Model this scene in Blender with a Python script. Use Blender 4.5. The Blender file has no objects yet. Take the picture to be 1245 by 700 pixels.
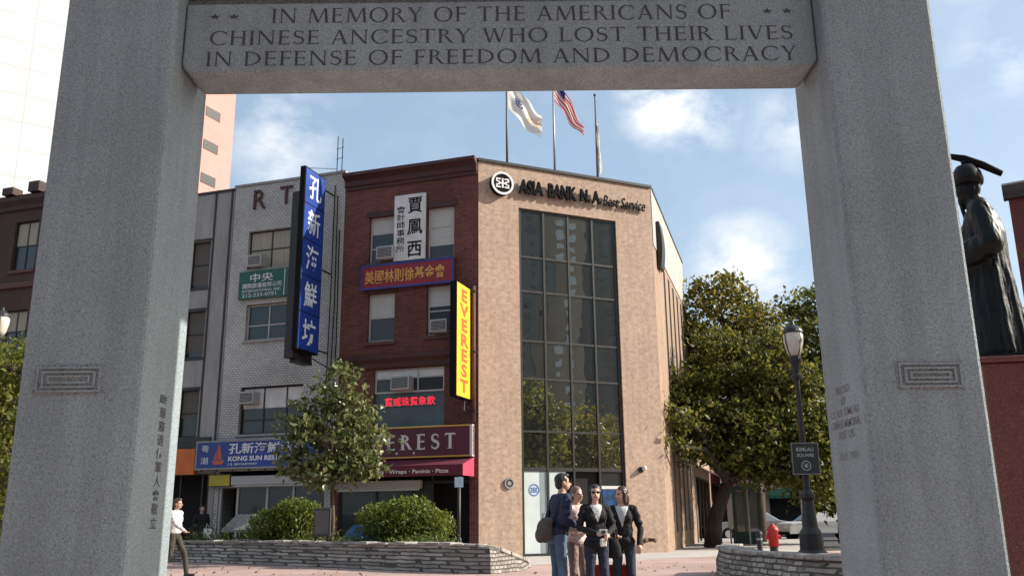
import bpy, bmesh, math, random
import numpy as np
from mathutils import Vector, Matrix

# ---------------------------------------------------------------- camera, sky, sun, exposure
scene = bpy.context.scene
COL = scene.collection
R_ = math.radians
cam_d = bpy.data.cameras.new("camera")
cam_d.sensor_width = 36.0
cam_d.lens = 36.0 * 1080.0 / 1245.0
cam_d.clip_start = 0.05
cam_d.clip_end = 5000.0
cam = bpy.data.objects.new("camera", cam_d)
COL.objects.link(cam)
PITCH, ROLL = R_(14.43), R_(0.6)
fwd = Vector((0, math.cos(PITCH), math.sin(PITCH)))
up0 = Vector((0, -math.sin(PITCH), math.cos(PITCH)))
rt0 = Vector((1, 0, 0))
rt = rt0 * math.cos(ROLL) - up0 * math.sin(ROLL)
up = up0 * math.cos(ROLL) + rt0 * math.sin(ROLL)
cam.matrix_world = Matrix(((rt.x, up.x, -fwd.x, 0.0), (rt.y, up.y, -fwd.y, 0.0), (rt.z, up.z, -fwd.z, 1.2), (0, 0, 0, 1)))
scene.camera = cam

SUN_AZ = R_(88.0)      # from +Y towards +X
SUN_EL = R_(30.0)
SUN = Vector((math.sin(SUN_AZ) * math.cos(SUN_EL), math.cos(SUN_AZ) * math.cos(SUN_EL), math.sin(SUN_EL)))
sun_d = bpy.data.lights.new("sun", "SUN")
sun_d.energy = 4.6
sun_d.angle = R_(0.5)
sun_d.color = (1.0, 0.93, 0.82)
sun = bpy.data.objects.new("sun", sun_d)
sun.rotation_euler = SUN.to_track_quat('Z', 'Y').to_euler()
sun.location = (30, 5, 30)
COL.objects.link(sun)

world = bpy.data.worlds.new("World")
scene.world = world
world.use_nodes = True
wn, wl = world.node_tree.nodes, world.node_tree.links
wn.clear()
w_out = wn.new("ShaderNodeOutputWorld")
w_bg = wn.new("ShaderNodeBackground")
w_bg.inputs["Strength"].default_value = 0.10
w_sky = wn.new("ShaderNodeTexSky")
w_sky.sky_type = 'NISHITA'
w_sky.sun_disc = False
w_sky.sun_elevation = SUN_EL
w_sky.sun_rotation = SUN_AZ
w_sky.dust_density = 2.6
w_sky.air_density = 1.0
w_sky.ozone_density = 1.0
w_tc = wn.new("ShaderNodeTexCoord")

def wmath(op, a, b=None, clamp=False):
    n = wn.new("ShaderNodeMath"); n.operation = op; n.use_clamp = clamp
    for i, v in enumerate((a, b)):
        if v is None: continue
        if isinstance(v, (int, float)): n.inputs[i].default_value = v
        else: wl.new(v, n.inputs[i])
    return n.outputs[0]

w_map = wn.new("ShaderNodeMapping"); w_map.inputs["Scale"].default_value = (1.0, 1.0, 1.6)
wl.new(w_tc.outputs["Generated"], w_map.inputs["Vector"])
w_n1 = wn.new("ShaderNodeTexNoise"); w_n1.inputs["Scale"].default_value = 8.0; w_n1.inputs["Detail"].default_value = 9.0
w_n1.inputs["Roughness"].default_value = 0.6
wl.new(w_map.outputs[0], w_n1.inputs["Vector"])

def cloud_dir(az, el):
    a, e = R_(az), R_(el)
    return Vector((math.sin(a) * math.cos(e), math.cos(a) * math.cos(e), math.sin(e)))

CLOUDS = [(10.8, 26.0, 3.6, 1.0), (15.2, 15.0, 4.0, 0.7), (33.0, 34.5, 7.0, 1.0), (-15.5, 23.5, 4.0, 0.5), (13.2, 24.6, 3.0, .6),
          (19.0, 23.5, 3.5, 0.4), (-75, 30, 30, .8), (110, 40, 25, .7), (180, 30, 30, .8), (32.5, 25.0, 4.0, 0.4), (62, 18, 14, .8)]
acc = None
for az, el, rad, amt in CLOUDS:
    d = cloud_dir(az, el)
    vm = wn.new("ShaderNodeVectorMath"); vm.operation = 'DISTANCE'
    wl.new(w_tc.outputs["Generated"], vm.inputs[0]); vm.inputs[1].default_value = d
    v = wmath('MULTIPLY', vm.outputs["Value"], -1.0 / math.radians(rad))
    v = wmath('ADD', v, 1.0)
    v = wmath('MAXIMUM', v, 0.0)
    v = wmath('MULTIPLY', v, amt)
    acc = v if acc is None else wmath('MAXIMUM', acc, v)
nz = wmath('SUBTRACT', w_n1.outputs["Fac"], 0.41)
nz = wmath('MULTIPLY', nz, 7.0)
fac = wmath('MULTIPLY', acc, wmath('MAXIMUM', nz, 0.0))
fac = wmath('MULTIPLY', fac, 1.5)
veil = wmath('MULTIPLY', wmath('MAXIMUM', wmath('SUBTRACT', w_n1.outputs["Fac"], 0.44), 0.0), 0.4)
fac = wmath('ADD', fac, veil)
fac = wmath('MINIMUM', fac, 0.92)
w_mix = wn.new("ShaderNodeMixRGB")
w_hz = wn.new("ShaderNodeMixRGB"); w_hz.inputs["Fac"].default_value = 0.30      # thin high haze pales the whole sky
wl.new(w_sky.outputs["Color"], w_hz.inputs["Color1"]); w_hz.inputs["Color2"].default_value = (4.9, 6.5, 8.0, 1)
wl.new(fac, w_mix.inputs["Fac"])
wl.new(w_hz.outputs["Color"], w_mix.inputs["Color1"])
w_mix.inputs["Color2"].default_value = (6.6, 6.85, 7.1, 1)
wl.new(w_mix.outputs["Color"], w_bg.inputs["Color"])
wl.new(w_bg.outputs[0], w_out.inputs[0])

scene.view_settings.view_transform = 'Standard'
scene.view_settings.look = 'None'
scene.view_settings.gamma = 1.0
scene.view_settings.use_curve_mapping = False
scene.view_settings.exposure = 0.7
scene.render.engine = 'CYCLES'
scene.cycles.max_bounces = 6
scene.cycles.transparent_max_bounces = 8

# ---------------------------------------------------------------- materials
MATS = {}

def new_mat(name):
    m = bpy.data.materials.new(name); m.use_nodes = True
    n = m.node_tree.nodes
    return m, n, m.node_tree.links, n["Principled BSDF"]

def mat(name, col, rough=0.7, var=0.12, scale=4.0, bump=0.0, bscale=None, metal=0.0, spec=0.5, big=0.0, bigscale=0.5, emit=0.0, stretch=(1, 1, 1), speck=None, streak=0.0):
    """principled colour broken up by object-space noise (fine + large patches), optional speckle and bump"""
    if name in MATS: return MATS[name]
    m, n, l, p = new_mat(name)
    tc = n.new("ShaderNodeTexCoord")
    mp = n.new("ShaderNodeMapping"); mp.inputs["Scale"].default_value = stretch
    l.new(tc.outputs["Object"], mp.inputs["Vector"])
    nz = n.new("ShaderNodeTexNoise"); nz.inputs["Scale"].default_value = scale; nz.inputs["Detail"].default_value = 6
    l.new(mp.outputs[0], nz.inputs["Vector"])
    rp = n.new("ShaderNodeValToRGB")
    rp.color_ramp.elements[0].position = 0.3; rp.color_ramp.elements[1].position = 0.7
    rp.color_ramp.elements[0].color = tuple(c * (1 - var) for c in col) + (1,)
    rp.color_ramp.elements[1].color = tuple(min(1, c * (1 + var)) for c in col) + (1,)
    l.new(nz.outputs["Fac"], rp.inputs["Fac"])
    out = rp.outputs["Color"]
    if big:
        nb = n.new("ShaderNodeTexNoise"); nb.inputs["Scale"].default_value = bigscale; nb.inputs["Detail"].default_value = 5
        l.new(mp.outputs[0], nb.inputs["Vector"])
        r2 = n.new("ShaderNodeValToRGB"); r2.color_ramp.elements[0].position = 0.35; r2.color_ramp.elements[1].position = 0.65
        r2.color_ramp.elements[0].color = (1 - big,) * 3 + (1,); r2.color_ramp.elements[1].color = (1, 1, 1, 1)
        l.new(nb.outputs["Fac"], r2.inputs["Fac"])
        mx = n.new("ShaderNodeMixRGB"); mx.blend_type = 'MULTIPLY'; mx.inputs["Fac"].default_value = 1
        l.new(out, mx.inputs["Color1"]); l.new(r2.outputs["Color"], mx.inputs["Color2"]); out = mx.outputs["Color"]
    if streak:      # rain streaks: long vertical stains
        ms = n.new("ShaderNodeMapping"); ms.inputs["Scale"].default_value = (7, 7, 0.45); l.new(tc.outputs["Object"], ms.inputs["Vector"])
        ns = n.new("ShaderNodeTexNoise"); ns.inputs["Scale"].default_value = 1.0; ns.inputs["Detail"].default_value = 5; l.new(ms.outputs[0], ns.inputs["Vector"])
        r4 = n.new("ShaderNodeValToRGB"); r4.color_ramp.elements[0].position = 0.36; r4.color_ramp.elements[1].position = 0.56
        r4.color_ramp.elements[0].color = (1 - streak, 1 - streak, 1 - streak * .95, 1); r4.color_ramp.elements[1].color = (1, 1, 1, 1)
        l.new(ns.outputs["Fac"], r4.inputs["Fac"])
        mx = n.new("ShaderNodeMixRGB"); mx.blend_type = 'MULTIPLY'; mx.inputs["Fac"].default_value = 1
        l.new(out, mx.inputs["Color1"]); l.new(r4.outputs["Color"], mx.inputs["Color2"]); out = mx.outputs["Color"]
    if speck:
        for sc_, colr, thr in speck:
            vo = n.new("ShaderNodeTexNoise"); vo.inputs["Scale"].default_value = sc_; vo.inputs["Detail"].default_value = 2
            l.new(mp.outputs[0], vo.inputs["Vector"])
            r3 = n.new("ShaderNodeValToRGB"); r3.color_ramp.elements[0].position = thr; r3.color_ramp.elements[1].position = thr + 0.05
            l.new(vo.outputs["Fac"], r3.inputs["Fac"])
            mx = n.new("ShaderNodeMixRGB"); mx.inputs["Color2"].default_value = tuple(colr) + (1,)
            l.new(r3.outputs["Color"], mx.inputs["Fac"]); l.new(out, mx.inputs["Color1"]); out = mx.outputs["Color"]
    l.new(out, p.inputs["Base Color"])
    p.inputs["Roughness"].default_value = rough
    p.inputs["Metallic"].default_value = metal
    p.inputs["Specular IOR Level"].default_value = spec
    if emit:
        l.new(out, p.inputs["Emission Color"]); p.inputs["Emission Strength"].default_value = emit
    if bump:
        bp = n.new("ShaderNodeBump"); bp.inputs["Strength"].default_value = bump; bp.inputs["Distance"].default_value = 0.02
        nb = n.new("ShaderNodeTexNoise"); nb.inputs["Scale"].default_value = bscale or scale * 2; nb.inputs["Detail"].default_value = 5
        l.new(mp.outputs[0], nb.inputs["Vector"]); l.new(nb.outputs["Fac"], bp.inputs["Height"])
        l.new(bp.outputs[0], p.inputs["Normal"])
    MATS[name] = m
    return m

def brick_mat(name, c1, c2, mortar, w=0.2, h=0.066, gap=0.01, rough=0.85, bump=0.4, floor=False, big=0.3, bias=0.0, offset=0.5, bigscale=0.35, warp=0.0):
    if name in MATS: return MATS[name]
    m, n, l, p = new_mat(name)
    tc = n.new("ShaderNodeTexCoord")
    sp = n.new("ShaderNodeSeparateXYZ"); l.new(tc.outputs["Object"], sp.inputs[0])
    cb = n.new("ShaderNodeCombineXYZ")
    if floor:
        l.new(sp.outputs[0], cb.inputs[0]); l.new(sp.outputs[1], cb.inputs[1])
    else:
        ad = n.new("ShaderNodeMath"); l.new(sp.outputs[0], ad.inputs[0]); l.new(sp.outputs[1], ad.inputs[1])
        l.new(ad.outputs[0], cb.inputs[0]); l.new(sp.outputs[2], cb.inputs[1])
    vec = cb.outputs[0]
    if warp:        # uneven courses
        nzv = n.new("ShaderNodeTexNoise"); nzv.inputs["Scale"].default_value = 2.6; nzv.inputs["Detail"].default_value = 4
        l.new(tc.outputs["Object"], nzv.inputs["Vector"])
        v1 = n.new("ShaderNodeVectorMath"); v1.operation = 'SUBTRACT'; l.new(nzv.outputs["Color"], v1.inputs[0]); v1.inputs[1].default_value = (.5, .5, .5)
        v2 = n.new("ShaderNodeVectorMath"); v2.operation = 'MULTIPLY'; l.new(v1.outputs[0], v2.inputs[0]); v2.inputs[1].default_value = (warp * 2, warp, 0)
        v3 = n.new("ShaderNodeVectorMath"); v3.operation = 'ADD'; l.new(vec, v3.inputs[0]); l.new(v2.outputs[0], v3.inputs[1]); vec = v3.outputs[0]
    br = n.new("ShaderNodeTexBrick")
    br.inputs["Scale"].default_value = 1.0
    br.inputs["Brick Width"].default_value = w; br.inputs["Row Height"].default_value = h
    br.inputs["Mortar Size"].default_value = gap; br.inputs["Mortar Smooth"].default_value = 0.2
    br.inputs["Bias"].default_value = bias
    br.offset = offset
    br.inputs["Color1"].default_value = tuple(c1) + (1,); br.inputs["Color2"].default_value = tuple(c2) + (1,)
    br.inputs["Mortar"].default_value = tuple(mortar) + (1,)
    l.new(vec, br.inputs["Vector"])
    nb = n.new("ShaderNodeTexNoise"); nb.inputs["Scale"].default_value = bigscale; nb.inputs["Detail"].default_value = 8; nb.inputs["Roughness"].default_value = 0.65
    l.new(tc.outputs["Object"], nb.inputs["Vector"])
    r2 = n.new("ShaderNodeValToRGB"); r2.color_ramp.elements[0].position = 0.35; r2.color_ramp.elements[1].position = 0.62
    r2.color_ramp.elements[0].color = (1 - big, 1 - big * 1.02, 1 - big * 1.05, 1); r2.color_ramp.elements[1].color = (1, 1, 1, 1)
    l.new(nb.outputs["Fac"], r2.inputs["Fac"])
    mx = n.new("ShaderNodeMixRGB"); mx.blend_type = 'MULTIPLY'; mx.inputs["Fac"].default_value = 1
    l.new(br.outputs["Color"], mx.inputs["Color1"]); l.new(r2.outputs["Color"], mx.inputs["Color2"])
    l.new(mx.outputs["Color"], p.inputs["Base Color"])
    p.inputs["Roughness"].default_value = rough
    if bump:
        bp = n.new("ShaderNodeBump"); bp.inputs["Strength"].default_value = bump; bp.inputs["Distance"].default_value = 0.01; bp.invert = True
        l.new(br.outputs["Fac"], bp.inputs["Height"]); l.new(bp.outputs[0], p.inputs["Normal"])
    MATS[name] = m
    return m

def glass_mat(name, tint=(0.02, 0.025, 0.025), refl=0.25, rough=0.03, wave=0.02, rtint=(0.9, 0.92, 0.9), fmax=0.95):
    """dark window glass: a dim interior colour under a mirror-like coat with slight waviness"""
    if name in MATS: return MATS[name]
    m, n, l, p = new_mat(name)
    p.inputs["Base Color"].default_value = tuple(tint) + (1,)
    p.inputs["Roughness"].default_value = 0.3
    gl = n.new("ShaderNodeBsdfGlossy"); gl.inputs["Color"].default_value = tuple(rtint) + (1,); gl.inputs["Roughness"].default_value = rough
    mx = n.new("ShaderNodeMixShader")
    lw = n.new("ShaderNodeLayerWeight"); lw.inputs["Blend"].default_value = 0.25
    mr = n.new("ShaderNodeMapRange"); mr.inputs["To Min"].default_value = refl; mr.inputs["To Max"].default_value = fmax
    l.new(lw.outputs["Fresnel"], mr.inputs["Value"]); l.new(mr.outputs[0], mx.inputs[0])
    l.new(p.outputs[0], mx.inputs[1]); l.new(gl.outputs[0], mx.inputs[2])
    tc = n.new("ShaderNodeTexCoord"); nz = n.new("ShaderNodeTexNoise"); nz.inputs["Scale"].default_value = 0.9
    l.new(tc.outputs["Object"], nz.inputs["Vector"])
    bp = n.new("ShaderNodeBump"); bp.inputs["Strength"].default_value = wave; bp.inputs["Distance"].default_value = 0.2
    l.new(nz.outputs["Fac"], bp.inputs["Height"]); l.new(bp.outputs[0], gl.inputs["Normal"])
    l.new(mx.outputs[0], n["Material Output"].inputs["Surface"])
    MATS[name] = m
    return m

def leaf_mat(name, cols, trans=0.35, rough=0.5):
    """leaf colour picked per leaf (random per island), part of the light passes through"""
    if name in MATS: return MATS[name]
    m, n, l, p = new_mat(name)
    ge = n.new("ShaderNodeNewGeometry")
    rp = n.new("ShaderNodeValToRGB")
    els = rp.color_ramp.elements
    while len(els) < len(cols): els.new(0.5)
    for i, c in enumerate(cols):
        els[i].position = i / (len(cols) - 1); els[i].color = tuple(c) + (1,)
    l.new(ge.outputs["Random Per Island"], rp.inputs["Fac"])
    l.new(rp.outputs["Color"], p.inputs["Base Color"])
    p.inputs["Roughness"].default_value = rough
    p.inputs["Specular IOR Level"].default_value = 0.4
    tr = n.new("ShaderNodeBsdfTranslucent")
    hs = n.new("ShaderNodeHueSaturation"); hs.inputs["Value"].default_value = 1.6; hs.inputs["Hue"].default_value = 0.485
    l.new(rp.outputs["Color"], hs.inputs["Color"]); l.new(hs.outputs[0], tr.inputs["Color"])
    mx = n.new("ShaderNodeMixShader"); mx.inputs[0].default_value = trans
    l.new(p.outputs[0], mx.inputs[1]); l.new(tr.outputs[0], mx.inputs[2])
    l.new(mx.outputs[0], n["Material Output"].inputs["Surface"])
    MATS[name] = m
    return m

# ---------------------------------------------------------------- mesh helpers
class MB:
    def __init__(s):
        s.v = []; s.f = []; s.m = []
    def add(s, vs, fs, mi=0):
        b = len(s.v); s.v += [tuple(x) for x in vs]; s.f += [tuple(i + b for i in f) for f in fs]; s.m += [mi] * len(fs); return s
    def box(s, x0, x1, y0, y1, z0, z1, mi=0):
        x0, x1 = min(x0, x1), max(x0, x1); y0, y1 = min(y0, y1), max(y0, y1); z0, z1 = min(z0, z1), max(z0, z1)
        return s.add([(x0, y0, z0), (x1, y0, z0), (x1, y1, z0), (x0, y1, z0), (x0, y0, z1), (x1, y0, z1), (x1, y1, z1), (x0, y1, z1)],
                     [(0, 3, 2, 1), (4, 5, 6, 7), (0, 1, 5, 4), (1, 2, 6, 5), (2, 3, 7, 6), (3, 0, 4, 7)], mi)
    def prism(s, pts, z0, z1, mi=0):
        """counter-clockwise footprint extruded upward"""
        n = len(pts)
        vs = [(p[0], p[1], z0) for p in pts] + [(p[0], p[1], z1) for p in pts]
        return s.add(vs, [tuple(reversed(range(n))), tuple(range(n, 2 * n))] + [(i, (i + 1) % n, n + (i + 1) % n, n + i) for i in range(n)], mi)
    def profile(s, pts, x0, x1, mi=0):
        """(y, z) profile extruded along x"""
        n = len(pts)
        vs = [(x0, p[0], p[1]) for p in pts] + [(x1, p[0], p[1]) for p in pts]
        return s.add(vs, [tuple(range(n)), tuple(reversed(range(n, 2 * n)))] + [(i, n + i, n + (i + 1) % n, (i + 1) % n) for i in range(n)], mi)
    def quad(s, a, b, c, d, mi=0):
        return s.add([a, b, c, d], [(0, 1, 2, 3)], mi)
    def tube(s, pts, rad, seg=8, mi=0, cap=True):
        pts = [Vector(p) for p in pts]
        if not hasattr(rad, '__len__'): rad = [rad] * len(pts)
        b = len(s.v); prev = None
        for i, p in enumerate(pts):
            t = (pts[min(i + 1, len(pts) - 1)] - pts[max(i - 1, 0)]).normalized()
            a = prev if prev is not None else (Vector((1, 0, 0)) if abs(t.x) < 0.8 else Vector((0, 1, 0)))
            x = (a - t * a.dot(t)).normalized(); y = t.cross(x); prev = x
            for k in range(seg):
                an = 2 * math.pi * k / seg
                s.v.append(tuple(p + (x * math.cos(an) + y * math.sin(an)) * rad[i]))
        for i in range(len(pts) - 1):
            for k in range(seg):
                k2 = (k + 1) % seg
                s.f.append((b + i * seg + k, b + i * seg + k2, b + (i + 1) * seg + k2, b + (i + 1) * seg + k)); s.m.append(mi)
        if cap:
            s.f.append(tuple(b + k for k in reversed(range(seg)))); s.m.append(mi)
            s.f.append(tuple(b + (len(pts) - 1) * seg + k for k in range(seg))); s.m.append(mi)
        return s
    def lathe(s, prof, seg=16, c=(0, 0, 0), mi=0):
        """(radius, z) profile turned about z"""
        b = len(s.v)
        for r, z in prof:
            for k in range(seg):
                an = 2 * math.pi * k / seg
                s.v.append((c[0] + r * math.cos(an), c[1] + r * math.sin(an), c[2] + z))
        for i in range(len(prof) - 1):
            for k in range(seg):
                k2 = (k + 1) % seg
                s.f.append((b + i * seg + k, b + i * seg + k2, b + (i + 1) * seg + k2, b + (i + 1) * seg + k)); s.m.append(mi)
        s.f.append(tuple(b + k for k in reversed(range(seg)))); s.m.append(mi)
        s.f.append(tuple(b + (len(prof) - 1) * seg + k for k in range(seg))); s.m.append(mi)
        return s
    def disc_y(s, c, r, y0, y1, seg=24, mi=0, r_in=None):
        """disc or ring facing -y between depths y0 and y1"""
        b = len(s.v)
        cs = [(math.cos(2 * math.pi * k / seg), math.sin(2 * math.pi * k / seg)) for k in range(seg)]
        if r_in is None:
            vs = [(c[0] + r * a, y0, c[1] + r * d) for a, d in cs] + [(c[0] + r * a, y1, c[1] + r * d) for a, d in cs]
            fs = [tuple(range(seg)), tuple(reversed(range(seg, 2 * seg)))] + [(i, seg + i, seg + (i + 1) % seg, (i + 1) % seg) for i in range(seg)]
        else:
            vs = [(c[0] + q * a, y, c[1] + q * d) for q, y in ((r, y0), (r_in, y0), (r, y1), (r_in, y1)) for a, d in cs]
            fs = []
            for i in range(seg):
                j = (i + 1) % seg
                fs += [(i, j, seg + j, seg + i), (i, 2 * seg + i, 2 * seg + j, j), (seg + i, seg + j, 3 * seg + j, 3 * seg + i), (2 * seg + i, 3 * seg + i, 3 * seg + j, 2 * seg + j)]
        return s.add(vs, fs, mi)
    def build(s, name, mats, parent=None, loc=(0, 0, 0), rotz=0.0, smooth=False, bevel=0.0, recalc=True):
        me = bpy.data.meshes.new(name)
        me.from_pydata(s.v, [], s.f)
        for m in (mats if isinstance(mats, (list, tuple)) else [mats]): me.materials.append(m)
        me.polygons.foreach_set("material_index", s.m)
        if recalc or bevel:
            bm = bmesh.new(); bm.from_mesh(me)
            if bevel:
                bmesh.ops.bevel(bm, geom=[e for e in bm.edges if e.is_manifold and e.calc_face_angle(0) > 0.5], offset=bevel, segments=2, affect='EDGES', profile=0.5)
            bmesh.ops.recalc_face_normals(bm, faces=bm.faces)
            bm.to_mesh(me); bm.free()
        if smooth: me.polygons.foreach_set("use_smooth", [True] * len(me.polygons))
        me.update()
        o = bpy.data.objects.new(name, me); COL.objects.link(o)
        o.location = loc; o.rotation_euler = (0, 0, rotz)
        if parent is not None: o.parent = parent
        return o

def tag(o, label=None, cat=None, group=None, kind=None):
    if label: o["label"] = label
    if cat: o["category"] = cat
    if group: o["group"] = group
    if kind: o["kind"] = kind
    return o

def thing(name, label, cat, loc=(0, 0, 0), rotz=0.0, group=None):
    o = bpy.data.objects.new(name, None); COL.objects.link(o)
    o.empty_display_size = 0.2
    o.location = loc; o.rotation_euler = (0, 0, rotz)
    return tag(o, label, cat, group)

def copy_tree(o, parent=None):
    c = o.copy(); COL.objects.link(c)
    if parent is not None: c.parent = parent
    for ch in list(o.children): copy_tree(ch, c)
    return c

class Frame:
    """a facade plane: u runs to the right along it, o outward, z up; objects in it use local x=u, y=-o"""
    def __init__(s, x, y, az):
        a = R_(az); s.p = Vector((x, y, 0)); s.d = Vector((math.sin(a), math.cos(a), 0)); s.n = Vector((math.cos(a), -math.sin(a), 0)); s.rot = math.pi / 2 - a
    def at(s, u, o=0.0, z=0.0):
        return s.p + s.d * u + s.n * o + Vector((0, 0, z))

def wall(mb, u0, u1, z0, z1, holes, depth=0.25, mi=0, y=0.0):
    """wall face at local y with rectangular openings and their reveals"""
    us = sorted({u0, u1} | {h[0] for h in holes} | {h[1] for h in holes}); zs = sorted({z0, z1} | {h[2] for h in holes} | {h[3] for h in holes})
    us = [u for u in us if u0 <= u <= u1]; zs = [z for z in zs if z0 <= z <= z1]
    for a, b in zip(us, us[1:]):
        for c, d in zip(zs, zs[1:]):
            mu, mz = (a + b) / 2, (c + d) / 2
            if any(h[0] < mu < h[1] and h[2] < mz < h[3] for h in holes): continue
            mb.quad((a, y, c), (b, y, c), (b, y, d), (a, y, d), mi)
    for h in holes:
        a, b, c, d = h[:4]; e = y + depth
        mb.quad((a, y, c), (a, e, c), (a, e, d), (a, y, d), mi); mb.quad((b, y, c), (b, y, d), (b, e, d), (b, e, c), mi)
        mb.quad((a, y, d), (a, e, d), (b, e, d), (b, y, d), mi); mb.quad((a, y, c), (b, y, c), (b, e, c), (a, e, c), mi)

# ---------------------------------------------------------------- lettering
def text_mesh(body, mat_, name='lettering', parent=None, box=None, y=0.0, bold=0.0, extrude=0.0, shear=0.0, vertical=False, gap=1.0, keep=False):
    """lettering facing -y, fitted to box (x0, x1, z0, z1); CJK glyphs come with the built-in font"""
    parts = list(body) if vertical else [body]
    vs, fs = [], []
    for i, ch in enumerate(parts):
        if ch == ' ': continue
        c = bpy.data.curves.new("text", "FONT"); c.body = ch; c.size = 1.0; c.offset = bold; c.extrude = extrude; c.shear = shear
        c.align_x = 'CENTER' if vertical else 'LEFT'; c.resolution_u = 3
        c.fill_mode = 'BOTH' if extrude else 'FRONT'
        o = bpy.data.objects.new("text", c); COL.objects.link(o)
        dg = bpy.context.evaluated_depsgraph_get()
        me = bpy.data.meshes.new_from_object(o.evaluated_get(dg))
        b = len(vs)
        vs += [(v.co.x, -v.co.z, v.co.y - (i * gap if vertical else 0)) for v in me.vertices]
        fs += [tuple(k + b for k in p.vertices) for p in me.polygons]
        bpy.data.objects.remove(o); bpy.data.curves.remove(c); bpy.data.meshes.remove(me)
    a = np.array(vs)
    if box:
        x0, x1, z0, z1 = box
        mn, mx = a.min(0), a.max(0)
        sx = (x1 - x0) / (mx[0] - mn[0]); sz = (z1 - z0) / (mx[2] - mn[2])
        if keep: sx = sz = min(sx, sz)
        cx, cz = (mn[0] + mx[0]) / 2, (mn[2] + mx[2]) / 2
        a[:, 0] = (a[:, 0] - cx) * sx + (x0 + x1) / 2
        a[:, 2] = (a[:, 2] - cz) * sz + (z0 + z1) / 2
    a[:, 1] += y
    mb = MB(); mb.v = [tuple(p) for p in a]; mb.f = fs; mb.m = [0] * len(fs)
    return mb.build(name, mat_, parent, recalc=False)

# roman capitals with serifs, built from strokes (unit cap height)
TK, TN, SF = 0.118, 0.055, 0.09

def _arc(cx, cz, rx, rz, a0, a1, thick, thin, n=18):
    outer, inner = [], []
    for i in range(n + 1):
        a = a0 + (a1 - a0) * i / n
        c, s_ = math.cos(a), math.sin(a)
        outer.append((cx + rx * c, cz + rz * s_)); inner.append((cx + (rx - thick) * c, cz + (rz - thin) * s_))
    return [[outer[i], outer[i + 1], inner[i + 1], inner[i]] for i in range(n)]

def _st(x0, z0, x1, z1, w):
    return [[(x0 - w / 2, z0), (x0 + w / 2, z0), (x1 + w / 2, z1), (x1 - w / 2, z1)]]

def _hz(x0, x1, z, w=None):
    w = w or TN
    return [[(x0, z - w / 2), (x1, z - w / 2), (x1, z + w / 2), (x0, z + w / 2)]]

def _sf(x, z, up_=True, w=None):
    w = (w or TK) / 2 + SF * 0.75; h = 0.035
    return [[(x - w, z), (x + w, z), (x + w, z + h), (x - w, z + h)]] if up_ else [[(x - w, z - h), (x + w, z - h), (x + w, z), (x - w, z)]]

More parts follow.
